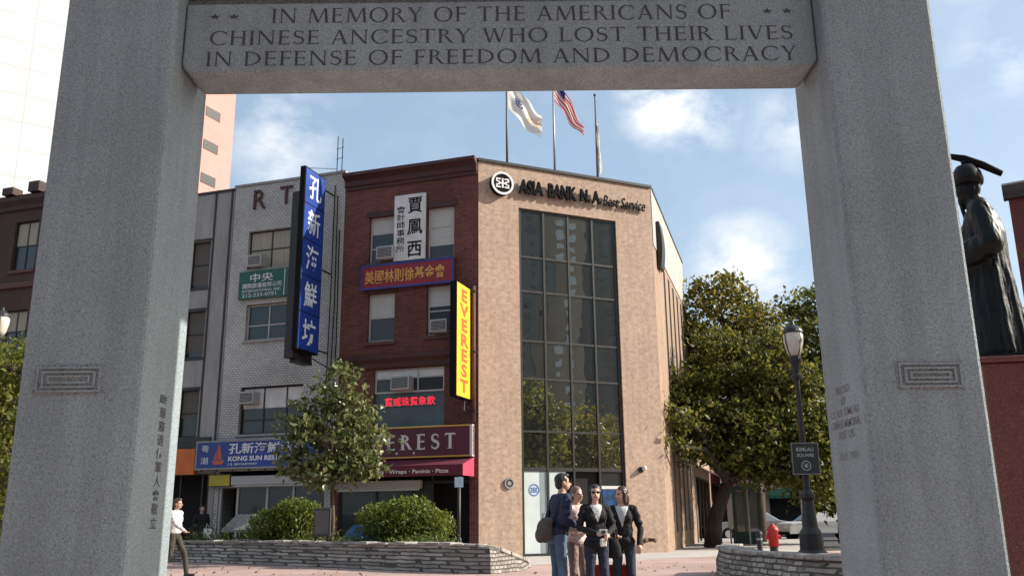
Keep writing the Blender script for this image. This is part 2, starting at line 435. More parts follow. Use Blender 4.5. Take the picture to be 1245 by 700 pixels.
def roman(ch):
    """-> polygons, advance"""
    P = math.pi
    stem = lambda x, w=TK: _st(x, 0, x, 1, w) + _sf(x, 0, True, w) + _sf(x, 1, False, w)
    if ch == 'I': return stem(0.13), 0.26
    if ch == 'N': return stem(0.11, TN) + _st(0.11, 0.98, 0.74, 0.0, TK * 1.1) + _st(0.74, 0, 0.74, 1, TN) + _sf(0.74, 1, False, TN), 0.86
    if ch == 'M': return _st(0.1, 0, 0.16, 1, TN) + _sf(0.1, 0, True, TN) + _st(0.18, 0.98, 0.5, 0.02, TK) + _st(0.5, 0.02, 0.82, 0.98, TN) + _st(0.92, 0, 0.86, 1, TK) + _sf(0.92, 0), 1.02
    if ch == 'E': return stem(0.13) + _hz(0.15, 0.53, 0.027) + _hz(0.15, 0.48, 0.52) + _hz(0.15, 0.51, 0.973) + _st(0.52, 0.0, 0.54, 0.15, 0.04) + _st(0.51, 0.87, 0.50, 1, 0.04) + _st(0.48, 0.45, 0.48, 0.6, 0.04), 0.6
    if ch == 'F': return stem(0.13) + _hz(0.15, 0.46, 0.52) + _hz(0.15, 0.51, 0.973) + _st(0.51, 0.86, 0.50, 1, 0.04) + _st(0.46, 0.45, 0.46, 0.6, 0.04), 0.55
    if ch == 'L': return stem(0.13) + _hz(0.15, 0.55, 0.027) + _st(0.54, 0, 0.57, 0.17, 0.04), 0.6
    if ch == 'H': return stem(0.13) + stem(0.67) + _hz(0.15, 0.65, 0.52), 0.8
    if ch == 'T': return _st(0.36, 0, 0.36, 1, TK) + _sf(0.36, 0) + _hz(0.03, 0.69, 0.973) + _st(0.03, 0.84, 0.05, 1, 0.04) + _st(0.69, 0.84, 0.67, 1, 0.04), 0.72
    if ch == 'O': return _arc(0.46, 0.5, 0.45, 0.52, 0, 2 * P, TK, TN, 36), 0.92
    if ch == 'C': return _arc(0.46, 0.5, 0.45, 0.52, 0.27 * P, 1.73 * P, TK, TN, 30) + _st(0.76, 0.70, 0.77, 0.93, 0.04) + _st(0.76, 0.1, 0.78, 0.27, 0.03), 0.82
    if ch == 'D': return stem(0.13) + _arc(0.13, 0.5, 0.66, 0.5, -P / 2, P / 2, TK, TN, 22), 0.82
    if ch == 'R': return stem(0.13) + _arc(0.15, 0.745, 0.37, 0.255, -P / 2, P / 2, TK * 0.9, TN, 16) + _st(0.36, 0.49, 0.66, 0.0, TK * 1.05) + _sf(0.68, 0, True, 0.06), 0.72
    if ch == 'P': return stem(0.13) + _arc(0.15, 0.73, 0.38, 0.27, -P / 2, P / 2, TK * 0.9, TN, 16), 0.56
    if ch == 'B': return stem(0.13) + _arc(0.15, 0.755, 0.32, 0.245, -P / 2, P / 2, TK * 0.9, TN, 16) + _arc(0.15, 0.265, 0.38, 0.265, -P / 2, P / 2, TK, TN, 16), 0.6
    if ch == 'A': return _st(0.08, 0, 0.38, 1, TN) + _st(0.68, 0, 0.38, 1, TK * 1.05) + _hz(0.19, 0.58, 0.34) + _sf(0.08, 0, True, TN) + _sf(0.68, 0), 0.78
    if ch == 'V': return _st(0.1, 1, 0.4, 0.0, TK * 1.05) + _st(0.68, 1, 0.4, 0.0, TN) + _sf(0.1, 1, False) + _sf(0.68, 1, False, TN), 0.76
    if ch == 'W': return _st(0.1, 1, 0.34, 0, TK) + _st(0.56, 1, 0.34, 0, TN) + _st(0.54, 1, 0.8, 0, TK) + _st(1.04, 1, 0.8, 0, TN) + _sf(0.1, 1, False) + _sf(0.54, 1, False) + _sf(1.04, 1, False, TN), 1.12
    if ch == 'Y': return _st(0.1, 1, 0.37, 0.46, TK) + _st(0.64, 1, 0.37, 0.46, TN) + _st(0.37, 0, 0.37, 0.5, TK) + _sf(0.37, 0) + _sf(0.1, 1, False) + _sf(0.64, 1, False, TN), 0.74
    if ch == 'S':
        pts = []
        for i in range(29):
            t = i / 28
            if t < 0.5: a = R_(30) + t * 2 * R_(240); pts.append((0.27 + 0.2 * math.cos(a), 0.745 + 0.225 * math.sin(a)))
            else: a = R_(90) - (t - 0.5) * 2 * R_(240); pts.append((0.26 + 0.22 * math.cos(a), 0.27 + 0.245 * math.sin(a)))
        pol = []
        for i in range(28):
            (x0, z0), (x1, z1) = pts[i], pts[i + 1]
            mid = 1 - abs(i - 14) / 14
            w = TN * 0.6 + (TK - TN * 0.5) * max(0.12, mid) ** 0.8
            dx, dz = x1 - x0, z1 - z0; L = math.hypot(dx, dz) or 1; nx, nz = -dz / L * w / 2, dx / L * w / 2
            pol.append([(x0 + nx, z0 + nz), (x1 + nx, z1 + nz), (x1 - nx, z1 - nz), (x0 - nx, z0 - nz)])
        return pol + _st(0.46, 0.76, 0.47, 0.94, 0.035) + _st(0.055, 0.06, 0.05, 0.27, 0.035), 0.54
    if ch == '*':
        c, o = (0.3, 0.5), []
        for k in range(5):
            a = P / 2 + k * 2 * P / 5; b, d = a - P / 5, a + P / 5
            o.append([(c[0], c[1]), (c[0] + 0.14 * math.cos(b), c[1] + 0.14 * math.sin(b)), (c[0] + 0.36 * math.cos(a), c[1] + 0.36 * math.sin(a)), (c[0] + 0.14 * math.cos(d), c[1] + 0.14 * math.sin(d))])
        return o, 0.6
    return [], 0.4

def roman_text(mb, body, x0, x1, z0, h, y, space=0.12):
    adv = [roman(c)[1] + space for c in body]
    adv = [(0.42 if c == ' ' else a) for c, a in zip(body, adv)]
    tot = sum(adv) - space; sx = (x1 - x0) / tot; x = 0
    k = 0
    for c, a in zip(body, adv):
        for pol in roman(c)[0] if c != ' ' else []:
            yy = y - 0.00012 * (k % 5); k += 1     # strokes that cross lie in planes of their own
            pts = [(x0 + (x + p[0]) * sx, yy, z0 + p[1] * h) for p in pol]
            mb.add(pts, [tuple(range(len(pts)))])
        x += a
# ---------------------------------------------------------------- materials of the place
M_granite = mat('granite', (0.285, 0.345, 0.365), 0.75, 0.22, 75, 0.35, 90, big=0.16, bigscale=1.6, streak=0.15, speck=[(170, (0.13, 0.135, 0.135), 0.60), (140, (0.40, 0.43, 0.44), 0.63)])
M_granite_dark = mat('granite_dirt_and_shade', (0.25, 0.275, 0.28), 0.85, 0.25, 60, 0.3, 80, speck=[(150, (0.07, 0.07, 0.07), 0.58)])  # dirt plus recess shade painted in, for the fret panels and lintel joint
M_letter_soft = mat('letter_worn', (0.19, 0.18, 0.18), 0.9, 0.25, 40)
M_letter_cut = mat('letter_cut', (0.06, 0.06, 0.062), 0.9, 0.25, 40)
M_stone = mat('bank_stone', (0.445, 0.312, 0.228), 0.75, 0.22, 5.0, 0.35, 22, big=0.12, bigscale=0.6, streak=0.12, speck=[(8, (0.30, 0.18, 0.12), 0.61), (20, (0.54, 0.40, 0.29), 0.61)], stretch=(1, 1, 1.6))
M_stone_dimmed = mat('bank_stone_dimmed', (0.33, 0.225, 0.155), 0.75, 0.15, 3.6, 0.3, 20, big=0.12, bigscale=0.6, streak=0.15)  # bank stone darkened in colour to hold back the sun on the side wall
M_stone_side = mat('bank_side_stone', (0.42, 0.39, 0.355), 0.7, 0.08, 3.0, 0.1, 20, big=0.1, bigscale=0.6)
M_brick = brick_mat('red_brick', (0.20, 0.050, 0.038), (0.105, 0.026, 0.020), (0.15, 0.10, 0.085), 0.21, 0.07, 0.007, big=0.4)
M_brick_dk = brick_mat('brown_brick', (0.085, 0.045, 0.032), (0.06, 0.033, 0.025), (0.09, 0.065, 0.05), 0.21, 0.07, 0.007, big=0.35)
M_glazed = brick_mat('white_glazed_brick', (0.60, 0.58, 0.54), (0.50, 0.48, 0.45), (0.16, 0.152, 0.14), 0.15, 0.082, 0.010, rough=0.45, bump=0.3, big=0.33, offset=0.5)
M_panel = mat('grey_panel', (0.33, 0.315, 0.295), 0.75, 0.10, 5, 0.1, 30, big=0.28, bigscale=0.8, stretch=(2, 2, 0.4))
M_trim_dk = mat('dark_trim', (0.02, 0.02, 0.021), 0.5, 0.2, 8)
M_cornice = mat('oxblood_cornice', (0.065, 0.018, 0.016), 0.6, 0.2, 6, big=0.3)
M_sill = mat('brown_sill', (0.11, 0.05, 0.04), 0.8, 0.2, 8)
M_roof = mat('tar_roof', (0.05, 0.05, 0.05), 0.9, 0.2, 3)
M_coping = mat('grey_coping', (0.30, 0.29, 0.28), 0.7, 0.15, 5, big=0.2)
M_frame_w = mat('window_frame_paint', (0.42, 0.40, 0.38), 0.5, 0.1, 8)
M_frame_b = mat('bronze_frame', (0.016, 0.0145, 0.0125), 0.5, 0.2, 8)
M_blind = mat('window_blind', (0.46, 0.45, 0.42), 0.8, 0.07, 2, stretch=(0.3, 1, 14))
M_curtain = mat('beige_curtain', (0.33, 0.30, 0.24), 0.9, 0.18, 3, stretch=(9, 1, 0.3))
M_glass = glass_mat('window_glass', (0.016, 0.018, 0.019), 0.03, 0.04, 0.05, rtint=(0.5, 0.5, 0.48), fmax=0.35)
M_bank_glass = glass_mat('bank_glass', (0.006, 0.008, 0.008), 0.55, 0.008, 0.014, rtint=(0.92, 0.93, 0.86))
M_ac = mat('ac_casing', (0.40, 0.39, 0.37), 0.6, 0.1, 8)
M_ac_dk = mat('ac_grille', (0.06, 0.06, 0.06), 0.6, 0.1, 8)
M_black = mat('black_metal', (0.012, 0.012, 0.013), 0.45, 0.2, 10)
M_iron = mat('cast_iron', (0.016, 0.017, 0.017), 0.55, 0.3, 18, 0.1, 40)
M_white = mat('white_paint', (0.75, 0.75, 0.73), 0.55, 0.05, 5, big=0.1)
M_white_dull = mat('white_board', (0.66, 0.65, 0.63), 0.7, 0.06, 3, big=0.15, bigscale=1.5)
M_char = mat('sign_black', (0.010, 0.010, 0.011), 0.85, 0.1, 5, spec=0.1)
M_blue = mat('sign_blue', (0.012, 0.045, 0.26), 0.35, 0.12, 2, big=0.2)
M_blue_lit = mat('sign_blue_box', (0.008, 0.05, 0.30), 0.4, 0.15, 2, big=.25)
M_white_lit = mat('sign_white_box', (0.66, 0.70, 0.76), 0.45, 0.05, 3)
M_green = mat('sign_green', (0.010, 0.105, 0.075), 0.5, 0.15, 3, big=0.2)
M_red = mat('sign_red', (0.26, 0.012, 0.022), 0.5, 0.15, 4, big=0.2)
M_gold = mat('sign_gold', (0.62, 0.34, 0.06), 0.5, 0.15, 20)
M_maroon = mat('sign_maroon', (0.105, 0.012, 0.028), 0.55, 0.12, 3, big=0.25)
M_awning = mat('awning_fabric', (0.105, 0.010, 0.026), 0.8, 0.1, 3, 0.1, 30)
M_awning_red_lit = mat('awning_red_lit_end', (0.52, 0.03, 0.075), 0.8, 0.08, 3)  # maroon brightened for the sun on the end panels, plain red on other awnings
M_cream = mat('cream_lettering', (0.66, 0.58, 0.55), 0.6, 0.05, 8)
M_yellow = mat('sign_yellow', (0.76, 0.46, 0.012), 0.5, 0.06, 2)
M_red_let = mat('red_lettering', (0.66, 0.10, 0.012), 0.4, 0.08, 6)
M_orange = mat('sign_orange', (0.62, 0.14, 0.012), 0.5, 0.08, 2, big=0.15)
M_neon = mat('neon_red', (0.9, 0.03, 0.06), 0.4, 0.1, 6, emit=0.55)
M_teal = mat('painted_glass_panel', (0.075, 0.115, 0.125), 0.5, 0.15, 2, big=0.3)
M_shutter = mat('rolled_shutter', (0.40, 0.38, 0.36), 0.5, 0.1, 3, stretch=(0.2, 1, 30))
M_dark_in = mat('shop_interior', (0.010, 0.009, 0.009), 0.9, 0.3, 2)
M_steel = mat('galvanised_steel', (0.45, 0.45, 0.45), 0.45, 0.1, 8, metal=0.6)
M_conc = mat('sidewalk_concrete', (0.46, 0.43, 0.40), 0.9, 0.10, 2.2, 0.15, 25, big=0.2, bigscale=0.4)
M_pave = brick_mat('brick_paving', (0.50, 0.345, 0.30), (0.43, 0.295, 0.26), (0.37, 0.30, 0.27), 0.42, 0.21, 0.012, floor=True, big=0.3, bump=0.2)
M_asph = mat('asphalt', (0.055, 0.055, 0.056), 0.9, 0.2, 6, 0.2, 60, big=0.2)
M_soil = mat('planter_soil', (0.17, 0.115, 0.07), 0.95, 0.3, 6, 0.5, 25)
M_rubble = brick_mat('stone_wall', (0.52, 0.475, 0.42), (0.25, 0.225, 0.20), (0.10, 0.09, 0.08), 0.21, 0.085, 0.016, warp=.07, big=0.45, bump=0.9, bigscale=1.2)
M_capst = mat('wall_capstone', (0.36, 0.33, 0.295), 0.85, 0.4, 5, 0.5, 20, big=0.25, bigscale=1.5)
M_bark = mat('bark', (0.085, 0.065, 0.05), 0.95, 0.4, 9, 0.9, 18, stretch=(1, 1, 0.25))
M_bark_dk = mat('dark_bark', (0.035, 0.028, 0.022), 0.95, 0.4, 9, 0.9, 18, stretch=(1, 1, 0.25))
M_ped = mat('red_granite', (0.15, 0.048, 0.041), 0.35, 0.25, 40, speck=[(90, (0.06, 0.03, 0.03), 0.58), (70, (0.30, 0.13, 0.11), 0.62)], big=0.15, bigscale=1)
M_bronze = mat('weathered_bronze', (0.007, 0.009, 0.0095), 0.46, 0.35, 6, 0.15, 30, metal=0.55, big=0.3, bigscale=2)

# ---------------------------------------------------------------- the setting: ground, plaza, sidewalks
def sheet(name, pts, z, m, th=None):
    mb = MB(); n = len(pts)
    if th: mb.prism(pts, z - th, z)
    else: mb.add([(p[0], p[1], z) for p in pts], [tuple(range(n))])
    return tag(mb.build(name, m), kind='structure')

ROW = Frame(-1.096, 28.135, 108.0)     # fronts of the shop row, u runs right to the bank's corner
BANK = Frame(-1.096, 28.135, 66.0)     # the bank's front
SIDE_P = BANK.at(6.82)
SIDE = Frame(SIDE_P.x, SIDE_P.y, 16.5) # the bank's long side
sheet('ground', [(-2500, -2500), (2500, -2500), (2500, 2500), (-2500, 2500)], -0.12, M_asph)
sheet('plaza', [(-34, -14), (17, -14), (17, 17), (14.5, 33), (9.8, 30.5), (5.6, 27.6), (2.0, 24.9), (-0.6, 23.4), (-11, 27.6), (-34, 33.8)], 0.0, M_pave, 0.1)
w1 = [(-34, 33.8), (-11, 27.6), (-0.6, 23.4), (2.0, 24.9), (5.6, 27.6), (9.8, 30.5), (14.4, 45), (14.4, 70), (30, 120), (24, 124), (5, 60), (5.1, 40), (-5, 36), (-34, 44)]
sheet('sidewalk', w1, 0.004, M_conc, 0.1)

# ---------------------------------------------------------------- memorial arch
AX0, AX1, AX2, AX3 = -2.52, -1.89, 1.775, 2.40
AY0, AY1 = 4.5, 5.07
arch = thing('memorial_arch', 'grey granite memorial arch with an engraved lintel, framing the whole view', 'arch', (0, 4.78, 0))
OY = 4.78
def pillar(x0, x1):
    mb = MB(); mb.box(x0, x1, AY0 - OY, AY1 - OY, 0.0, 4.92)
    return mb.build('pillar', M_granite, arch, bevel=0.022)
pl, pr = pillar(AX0, AX1), pillar(AX2, AX3)
def panel(parent, x0, x1, z0, z1):
    """carved fret panel: nested bands cut into the face"""
    mb = MB(); y = AY0 - OY; t = 0.010
    mb.box(x0 - 0.012, x1 + 0.012, y - 0.003, y + 0.01, z0 - 0.012, z1 + 0.012, 0)
    for k in range(3):
        a, b, c, d = x0 + k * 0.028, x1 - k * 0.028, z0 + k * 0.022, z1 - k * 0.022
        mb.box(a, b, y - 0.012, y - 0.0035, c, c + t, 1); mb.box(a, b, y - 0.012, y - 0.0035, d - t, d, 1)
        mb.box(a, a + t, y - 0.0115, y - 0.0035, c + t, d - t, 1); mb.box(b - t, b, y - 0.0115, y - 0.0035, c + t, d - t, 1)
    return mb.build('carved_panel', [M_granite_dark, M_granite], parent)
panel(pl, -2.43, -2.10, 1.835, 1.965)
panel(pr, 1.965, 2.285, 1.815, 1.94)
mb = MB(); mb.box(AX0 - .05, AX1 + .05, AY0 - OY - .05, AY1 - OY + .05, -0.02, 0.10); mb.build('plinth', M_granite, arch, bevel=0.02)
mb = MB(); mb.box(AX2 - .05, AX3 + .05, AY0 - OY - .05, AY1 - OY + .05, -0.02, 0.10); mb.build('plinth', M_granite, arch, bevel=0.02)
# lintel: rounded bottom corners, upper course set back behind a shadow gap
LZ0, LZ1, LY0, LY1 = 3.685, 4.125, 4.62 - OY, 4.91 - OY
mb = MB()
rr = 0.065; prof = []
for k in range(7):
    a = math.pi + k / 6 * math.pi / 2; prof.append((AX1 + rr + 0.005 + rr * math.cos(a), LZ0 + rr + rr * math.sin(a)))
for k in range(7):
    a = 1.5 * math.pi + k / 6 * math.pi / 2; prof.append((AX2 - rr - 0.005 + rr * math.cos(a), LZ0 + rr + rr * math.sin(a)))
prof += [(AX2 - 0.005, LZ1), (AX1 + 0.005, LZ1)]
n = len(prof)
mb.add([(p[0], LY0, p[1]) for p in prof] + [(p[0], LY1, p[1]) for p in prof], [tuple(range(n)), tuple(reversed(range(n, 2 * n)))] + [(i, n + i, n + (i + 1) % n, (i + 1) % n) for i in range(n)])
lint = mb.build('lintel', M_granite, arch, bevel=0.012)
mb = MB()
def line(body, xa, xb, za, zb):   # ends and baseline on the lintel face
    roman_text(mb, body, xa, xb, za, zb - za, LY0 - 0.0015)
line('IN MEMORY OF THE AMERICANS OF', -1.385, 1.29, 3.992, 4.086)
line('CHINESE ANCESTRY WHO LOST THEIR LIVES', -1.735, 1.64, 3.854, 3.944)
line('IN DEFENSE OF FREEDOM AND DEMOCRACY', -1.748, 1.655, 3.720, 3.811)
for x in (-1.715, -1.605, 1.505, 1.62):
    roman_text(mb, '*', x - 0.03, x + 0.03, 4.008, 0.058, LY0 - 0.0015)
mb.build('inscription', M_letter_cut, lint, recalc=False)
mb = MB(); mb.box(AX1 + 0.004, AX2 - 0.004, LY0 + 0.05, LY1 - 0.05, LZ1 + 0.001, LZ1 + 0.05)
mb.build('shadow_joint', M_granite_dark, arch)
mb = MB(); mb.box(AX1 + 0.004, AX2 - 0.004, LY0 - 0.02, LY1 + 0.02, LZ1 + 0.051, 4.92); mb.build('upper_beam', M_granite, arch, bevel=0.02)
# pagoda roof over everything (above the frame; its eaves shade the pillars)
mb = MB()
for (a, b, c, d, z0, z1) in ((AX0 - 0.25, AX3 + 0.25, -0.45, 0.45, 4.925, 5.02),):
    mb.box(a, b, c, d, z0, z1)
ro = []
for (e, f, z, lift) in ((0.52, 0.72, 5.03, 0.10), (0.40, 0.55, 5.10, 0.05), (0.1, 0.32, 5.30, 0.0), (-0.15, 0.10, 5.52, 0.0)):
    ro.append([(AX0 - e, -f, z + lift), ((AX0 + AX3) / 2, -f, z), (AX3 + e, -f, z + lift), (AX3 + e, f, z + lift), ((AX0 + AX3) / 2, f, z), (AX0 - e, f, z + lift)])
vs = [p for r in ro for p in r]; fs = [tuple(reversed(range(6)))]
for i in range(3):
    for k in range(6): fs.append((i * 6 + k, i * 6 + (k + 1) % 6, i * 6 + 6 + (k + 1) % 6, i * 6 + 6 + k))
fs.append(tuple(range(18, 24)))
mb.add(vs, fs)
mb.build('roof', M_granite, arch)
# donors' inscriptions on the inner faces of the pillars (local x runs along the depth of the pillar)
o = text_mesh('華裔退伍軍人會敬立', M_letter_cut, 'inscription', pl, (-0.045, 0.045, 1.16, 1.79), vertical=True, gap=1.12, bold=0.01)
o.location = (AX1 + 0.0015, 4.80 - OY, 0); o.rotation_euler = (0, 0, math.pi / 2)
o = text_mesh('紐約', M_letter_cut, 'inscription', pl, (-0.055, 0.04, 1.81, 1.86), bold=0.01)
o.location = (AX1 + 0.0015, 4.80 - OY, 0); o.rotation_euler = (0, 0, math.pi / 2)
for body, w, z in (('ERECTED', .20, 1.825), ('BY', .07, 1.765), ('LT. B.R. KIMLAU', .40, 1.705), ('CHINESE MEMORIAL', .42, 1.645), ('POST 1291', .22, 1.585), ('A.D. 1961', .26, 1.475)):
    o = text_mesh(body, M_letter_soft, 'inscription', pr, (-w / 2, w / 2, z, z + 0.042), bold=0.008)
    o.location = (AX2 - 0.0015, 4.78 - OY, 0); o.rotation_euler = (0, 0, -math.pi / 2)

# ---------------------------------------------------------------- window kit
def sash_window(parent, u0, u1, z0, z1, y=0.12, fm=None, mull=(), rails=(0.5,), blind=0.0, bm=None, fw=0.055, pane_m=None):
    """frame (> pane, blind) in an opening; mull / rails as fractions"""
    fm = fm or M_frame_w
    mb = MB(); d = 0.07; g = 0.004
    a, b, c, e = u0 + g, u1 - g, z0 + g, z1 - g
    mb.box(a, a + fw, y, y + d, c, e); mb.box(b - fw, b, y, y + d, c, e)
    mb.box(a + fw, b - fw, y, y + d, c, c + fw); mb.box(a + fw, b - fw, y, y + d, e - fw, e)
    for t in mull:
        x = a + (b - a) * t; mb.box(x - fw * .45, x + fw * .45, y + 0.004, y + d - 0.004, c + fw, e - fw)
    xs = [a + fw] + [a + (b - a) * t for t in mull] + [b - fw]
    for t in rails:
        z = c + (e - c) * t
        for x0, x1 in zip(xs, xs[1:]):
            q0 = x0 if x0 == xs[0] else x0 + fw * .45; q1 = x1 if x1 == xs[-1] else x1 - fw * .45
            mb.box(q0, q1, y + 0.006, y + d - 0.006, z - fw * .4, z + fw * .4)
    w = mb.build('window', fm, parent)
    mb = MB(); mb.box(a + fw * .5, b - fw * .5, y + 0.03, y + 0.04, c + fw * .5, e - fw * .5); mb.build('pane', pane_m or M_glass, w)
    if blind:
        mb = MB()
        if blind > 0: mb.box(a + fw, b - fw, y + 0.022, y + 0.0285, e - fw - (e - c - 2 * fw) * blind, e - fw)
        mb.build('blind', bm or M_blind, w)
    return w

def sill(parent, u0, u1, z, m, h=0.12, out=0.07, name='sill'):
    mb = MB(); mb.box(u0 - 0.08, u1 + 0.08, -out, 0.02, z - h, z - 0.003); return mb.build(name, m, parent, bevel=0.01)

def ac_unit(F, u, z, w, h, label, out=0.28):
    t = thing('air_conditioner', label, 'air conditioner', F.at(u, 0, z), F.rot, 'air conditioners in the upper windows')
    mb = MB(); mb.box(-w / 2, w / 2, -out, 0.20, 0, h); mb.build('casing', M_ac, t, bevel=0.012)
    mb = MB(); mb.box(-w / 2 + .05, w / 2 - .05, -out - .006, -out + .01, .05, h - .05)
    mb.build('grille', M_ac_dk, t)
    mb = MB()
    for k in range(7):
        zz = .07 + (h - .14) * k / 6; mb.box(-w / 2 + .06, w / 2 - .06, -out - .012, -out - .007, zz - .006, zz + .006)
    mb.build('louvre', M_ac, t)
    return t

def shell(mb, u0, u1, depth, z1, mi=0, roofmi=0):
    """sides, back and roof behind a front wall"""
    mb.quad((u0, 0, 0), (u0, depth, 0), (u0, depth, z1), (u0, 0, z1), mi); mb.quad((u1, 0, 0), (u1, 0, z1), (u1, depth, z1), (u1, depth, 0), mi)
    mb.quad((u0, depth, 0), (u1, depth, 0), (u1, depth, z1), (u0, depth, z1), mi)
    mb.quad((u0, 0, z1), (u1, 0, z1), (u1, depth, z1), (u0, depth, z1), roofmi)

# ---------------------------------------------------------------- red brick building
bk = thing('brick_building', 'four storey red brick building with oxblood cornice between white brick block and bank', 'building', ROW.p, ROW.rot)
holes = [(-4.03, -3.0, 9.67, 11.33), (-1.85, -.87, 9.63, 11.42), (-4.0, -3.0, 6.92, 8.58), (-1.83, -.88, 6.98, 8.67), (-3.68, -1.18, 4.06, 5.96), (-4.85, -.3, 0, 2.95)]
mb = MB(); wall(mb, -5.02, -.012, 0, 12.95, holes, 0.22); shell(mb, -5.02, -.012, 12, 12.95, 0, 1)
mb.build('wall', [M_brick, M_roof], bk)
mb = MB(); mb.profile([(0.3, 12.42), (-.06, 12.42), (-.06, 12.52), (-.12, 12.56), (-.12, 12.74), (-.26, 12.84), (-.34, 12.87), (-.34, 12.985), (0.3, 12.985)], -5.0, -.03); mb.build('cornice', M_cornice, bk)
mb = MB(); mb.profile([(0.02, 6.0), (-.08, 6.0), (-.1, 6.16), (-.2, 6.3), (-.2, 6.42), (0.02, 6.46)], -5.0, -.5); mb.build('cornice', M_cornice, bk)
sash_window(bk, *holes[0], blind=0.34, rails=(0.64, 0.32)); sash_window(bk, *holes[1], blind=0.76, rails=(0.62,))
sash_window(bk, *holes[2], blind=0.5); sash_window(bk, *holes[3], blind=0.40)
for h in holes[:4]: sill(bk, h[0], h[1], h[2], M_sill)
for h in holes[:4]:
    mb = MB(); mb.box(h[0] - .1, h[1] + .1, -.035, 0.02, h[3] + .003, h[3] + .2); mb.build('window_lintel', M_cornice, bk)
# second floor: row of sliding windows over a painted panel
sash_window(bk, -3.68, -1.18, 5.16, 5.96, mull=(0.62,), rails=(0.62,), blind=0.36, bm=M_white_dull, fw=0.06, y=0.06)
mb = MB(); mb.box(-3.67, -1.19, 0.09, 0.12, 4.07, 5.15); lp = mb.build('window_panel', M_teal, bk)
mb = MB(); mb.box(-3.75, -1.1, -.05, 0.05, 4.0, 4.055); mb.build('sill', M_frame_w, bk)
# shopfront
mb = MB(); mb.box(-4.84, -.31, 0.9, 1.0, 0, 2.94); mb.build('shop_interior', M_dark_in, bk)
mb = MB()
for x in (-4.84, -3.55, -2.3, -1.6): mb.box(x, x + .07, 0.05, 0.13, 0, 2.9)
mb.box(-4.84, -.31, .05, .12, 2.25, 2.33); mb.box(-4.77, -1.6, .05, .12, 0.55, 0.62)
sf = mb.build('shopfront', M_frame_b, bk)
mb = MB(); mb.box(-4.77, -1.6, .085, .095, 0.62, 2.25); mb.build('pane', M_glass, sf)
mb = MB(); mb.box(-4.77, -1.6, .04, .13, 0.0, 0.55); mb.build('stall_riser', M_cornice, sf)

ac_unit(ROW, -3.30, 9.72, 0.62, 0.44, 'grey air conditioner in the top left window of the red brick building')
ac_unit(ROW, -1.30, 7.04, 0.60, 0.42, 'air conditioner in the third floor window above the yellow blade sign')
ac_unit(ROW, -2.62, 5.22, 0.66, 0.45, 'air conditioner in the second floor window above the red neon characters', 0.3)

def sign_board(name, label, F, u0, u1, z0, z1, o0, o1, m, cat='sign', frame=None, fm=None):
    t = thing(name, label, cat, F.at((u0 + u1) / 2, 0, z0), F.rot)
    w, h = (u1 - u0) / 2, z1 - z0
    mb = MB(); mb.box(-w, w, -o1, -o0, 0, h); mb.build('board', m, t, bevel=0.006)
    if frame:
        mb = MB(); f = frame
        mb.box(-w - .01, w + .01, -o1 - .015, -o1 + .02, h - f, h + .01); mb.box(-w - .01, w + .01, -o1 - .015, -o1 + .02, -.01, f)
        mb.box(-w - .01, -w + f, -o1 - .015, -o1 + .02, f, h - f); mb.box(w - f, w + .01, -o1 - .015, -o1 + .02, f, h - f)
        mb.build('frame', fm, t)
    return t
S = lambda t, *a, **k: text_mesh(*a, parent=t, **k)

t = sign_board('vertical_sign', 'tall white board with black Chinese characters between the top windows of the brick building', ROW, -3.04, -1.88, 9.62, 11.97, 0.03, 0.12, M_white_dull)
S(t, '賈鳳西', M_char, box=(-0.08, 0.48, 0.1, 2.22), y=-.124, vertical=True, gap=1.25, bold=0.014)
S(t, '會計師事務所', M_char, box=(-0.48, -0.16, 0.3, 1.95), y=-.124, vertical=True, gap=1.05, bold=0.01)
t = sign_board('horizontal_sign', 'red board with gold Chinese characters and blue border across the brick building', ROW, -4.22, -.82, 8.70, 9.55, 0.04, 0.16, M_red, frame=0.05, fm=M_blue)
S(t, '美國林則徐基金會', M_gold, box=(-1.55, 1.40, 0.19, 0.66), y=-.165, bold=0.012)
t = thing('neon_sign', 'red lit Chinese characters on the dark second floor panel of the brick building', 'sign', ROW.at(-2.42, 0, 4.73), ROW.rot)
S(t, '寶威珠寶象飲', M_neon, box=(-0.90, 0.90, 0.0, 0.30), y=0.082, bold=0.012)
mb = MB(); mb.box(-.92, .92, 0.083, 0.0895, -.03, -.012); mb.build('mounting_rail', M_black, t)
t = sign_board('shop_sign', 'dark maroon fascia board reading EVEREST above the awning', ROW, -5.3, -.13, 3.06, 4.0, 0.03, 0.2, M_maroon)
mb = MB(); TK, TN, SF = .19, .10, .12
roman_text(mb, 'EVEREST', -1.42, 2.02, 0.24, 0.47, -.203, 0.36)
TK, TN, SF = .118, .055, .09; mb.build('lettering', M_cream, t, recalc=False)
mb = MB()
for x in (-.55, .0, .6): mb.add([(x - .04, -.203, .13), (x, -.203, .08), (x + .04, -.203, .13), (x, -.203, .18)], [(0, 1, 2, 3)])
mb.build('ornament', M_cream, t, recalc=False)
mb = MB(); mb.box(2.50, 2.585, -.215, -.02, -.02, .96); mb.build('end_cap', M_cream, t)
mb = MB()
for z in (-.02, .92): mb.box(-2.58, 2.48, -.22, -.2005, z, z + .045)
mb.build('trim', M_gold, t)
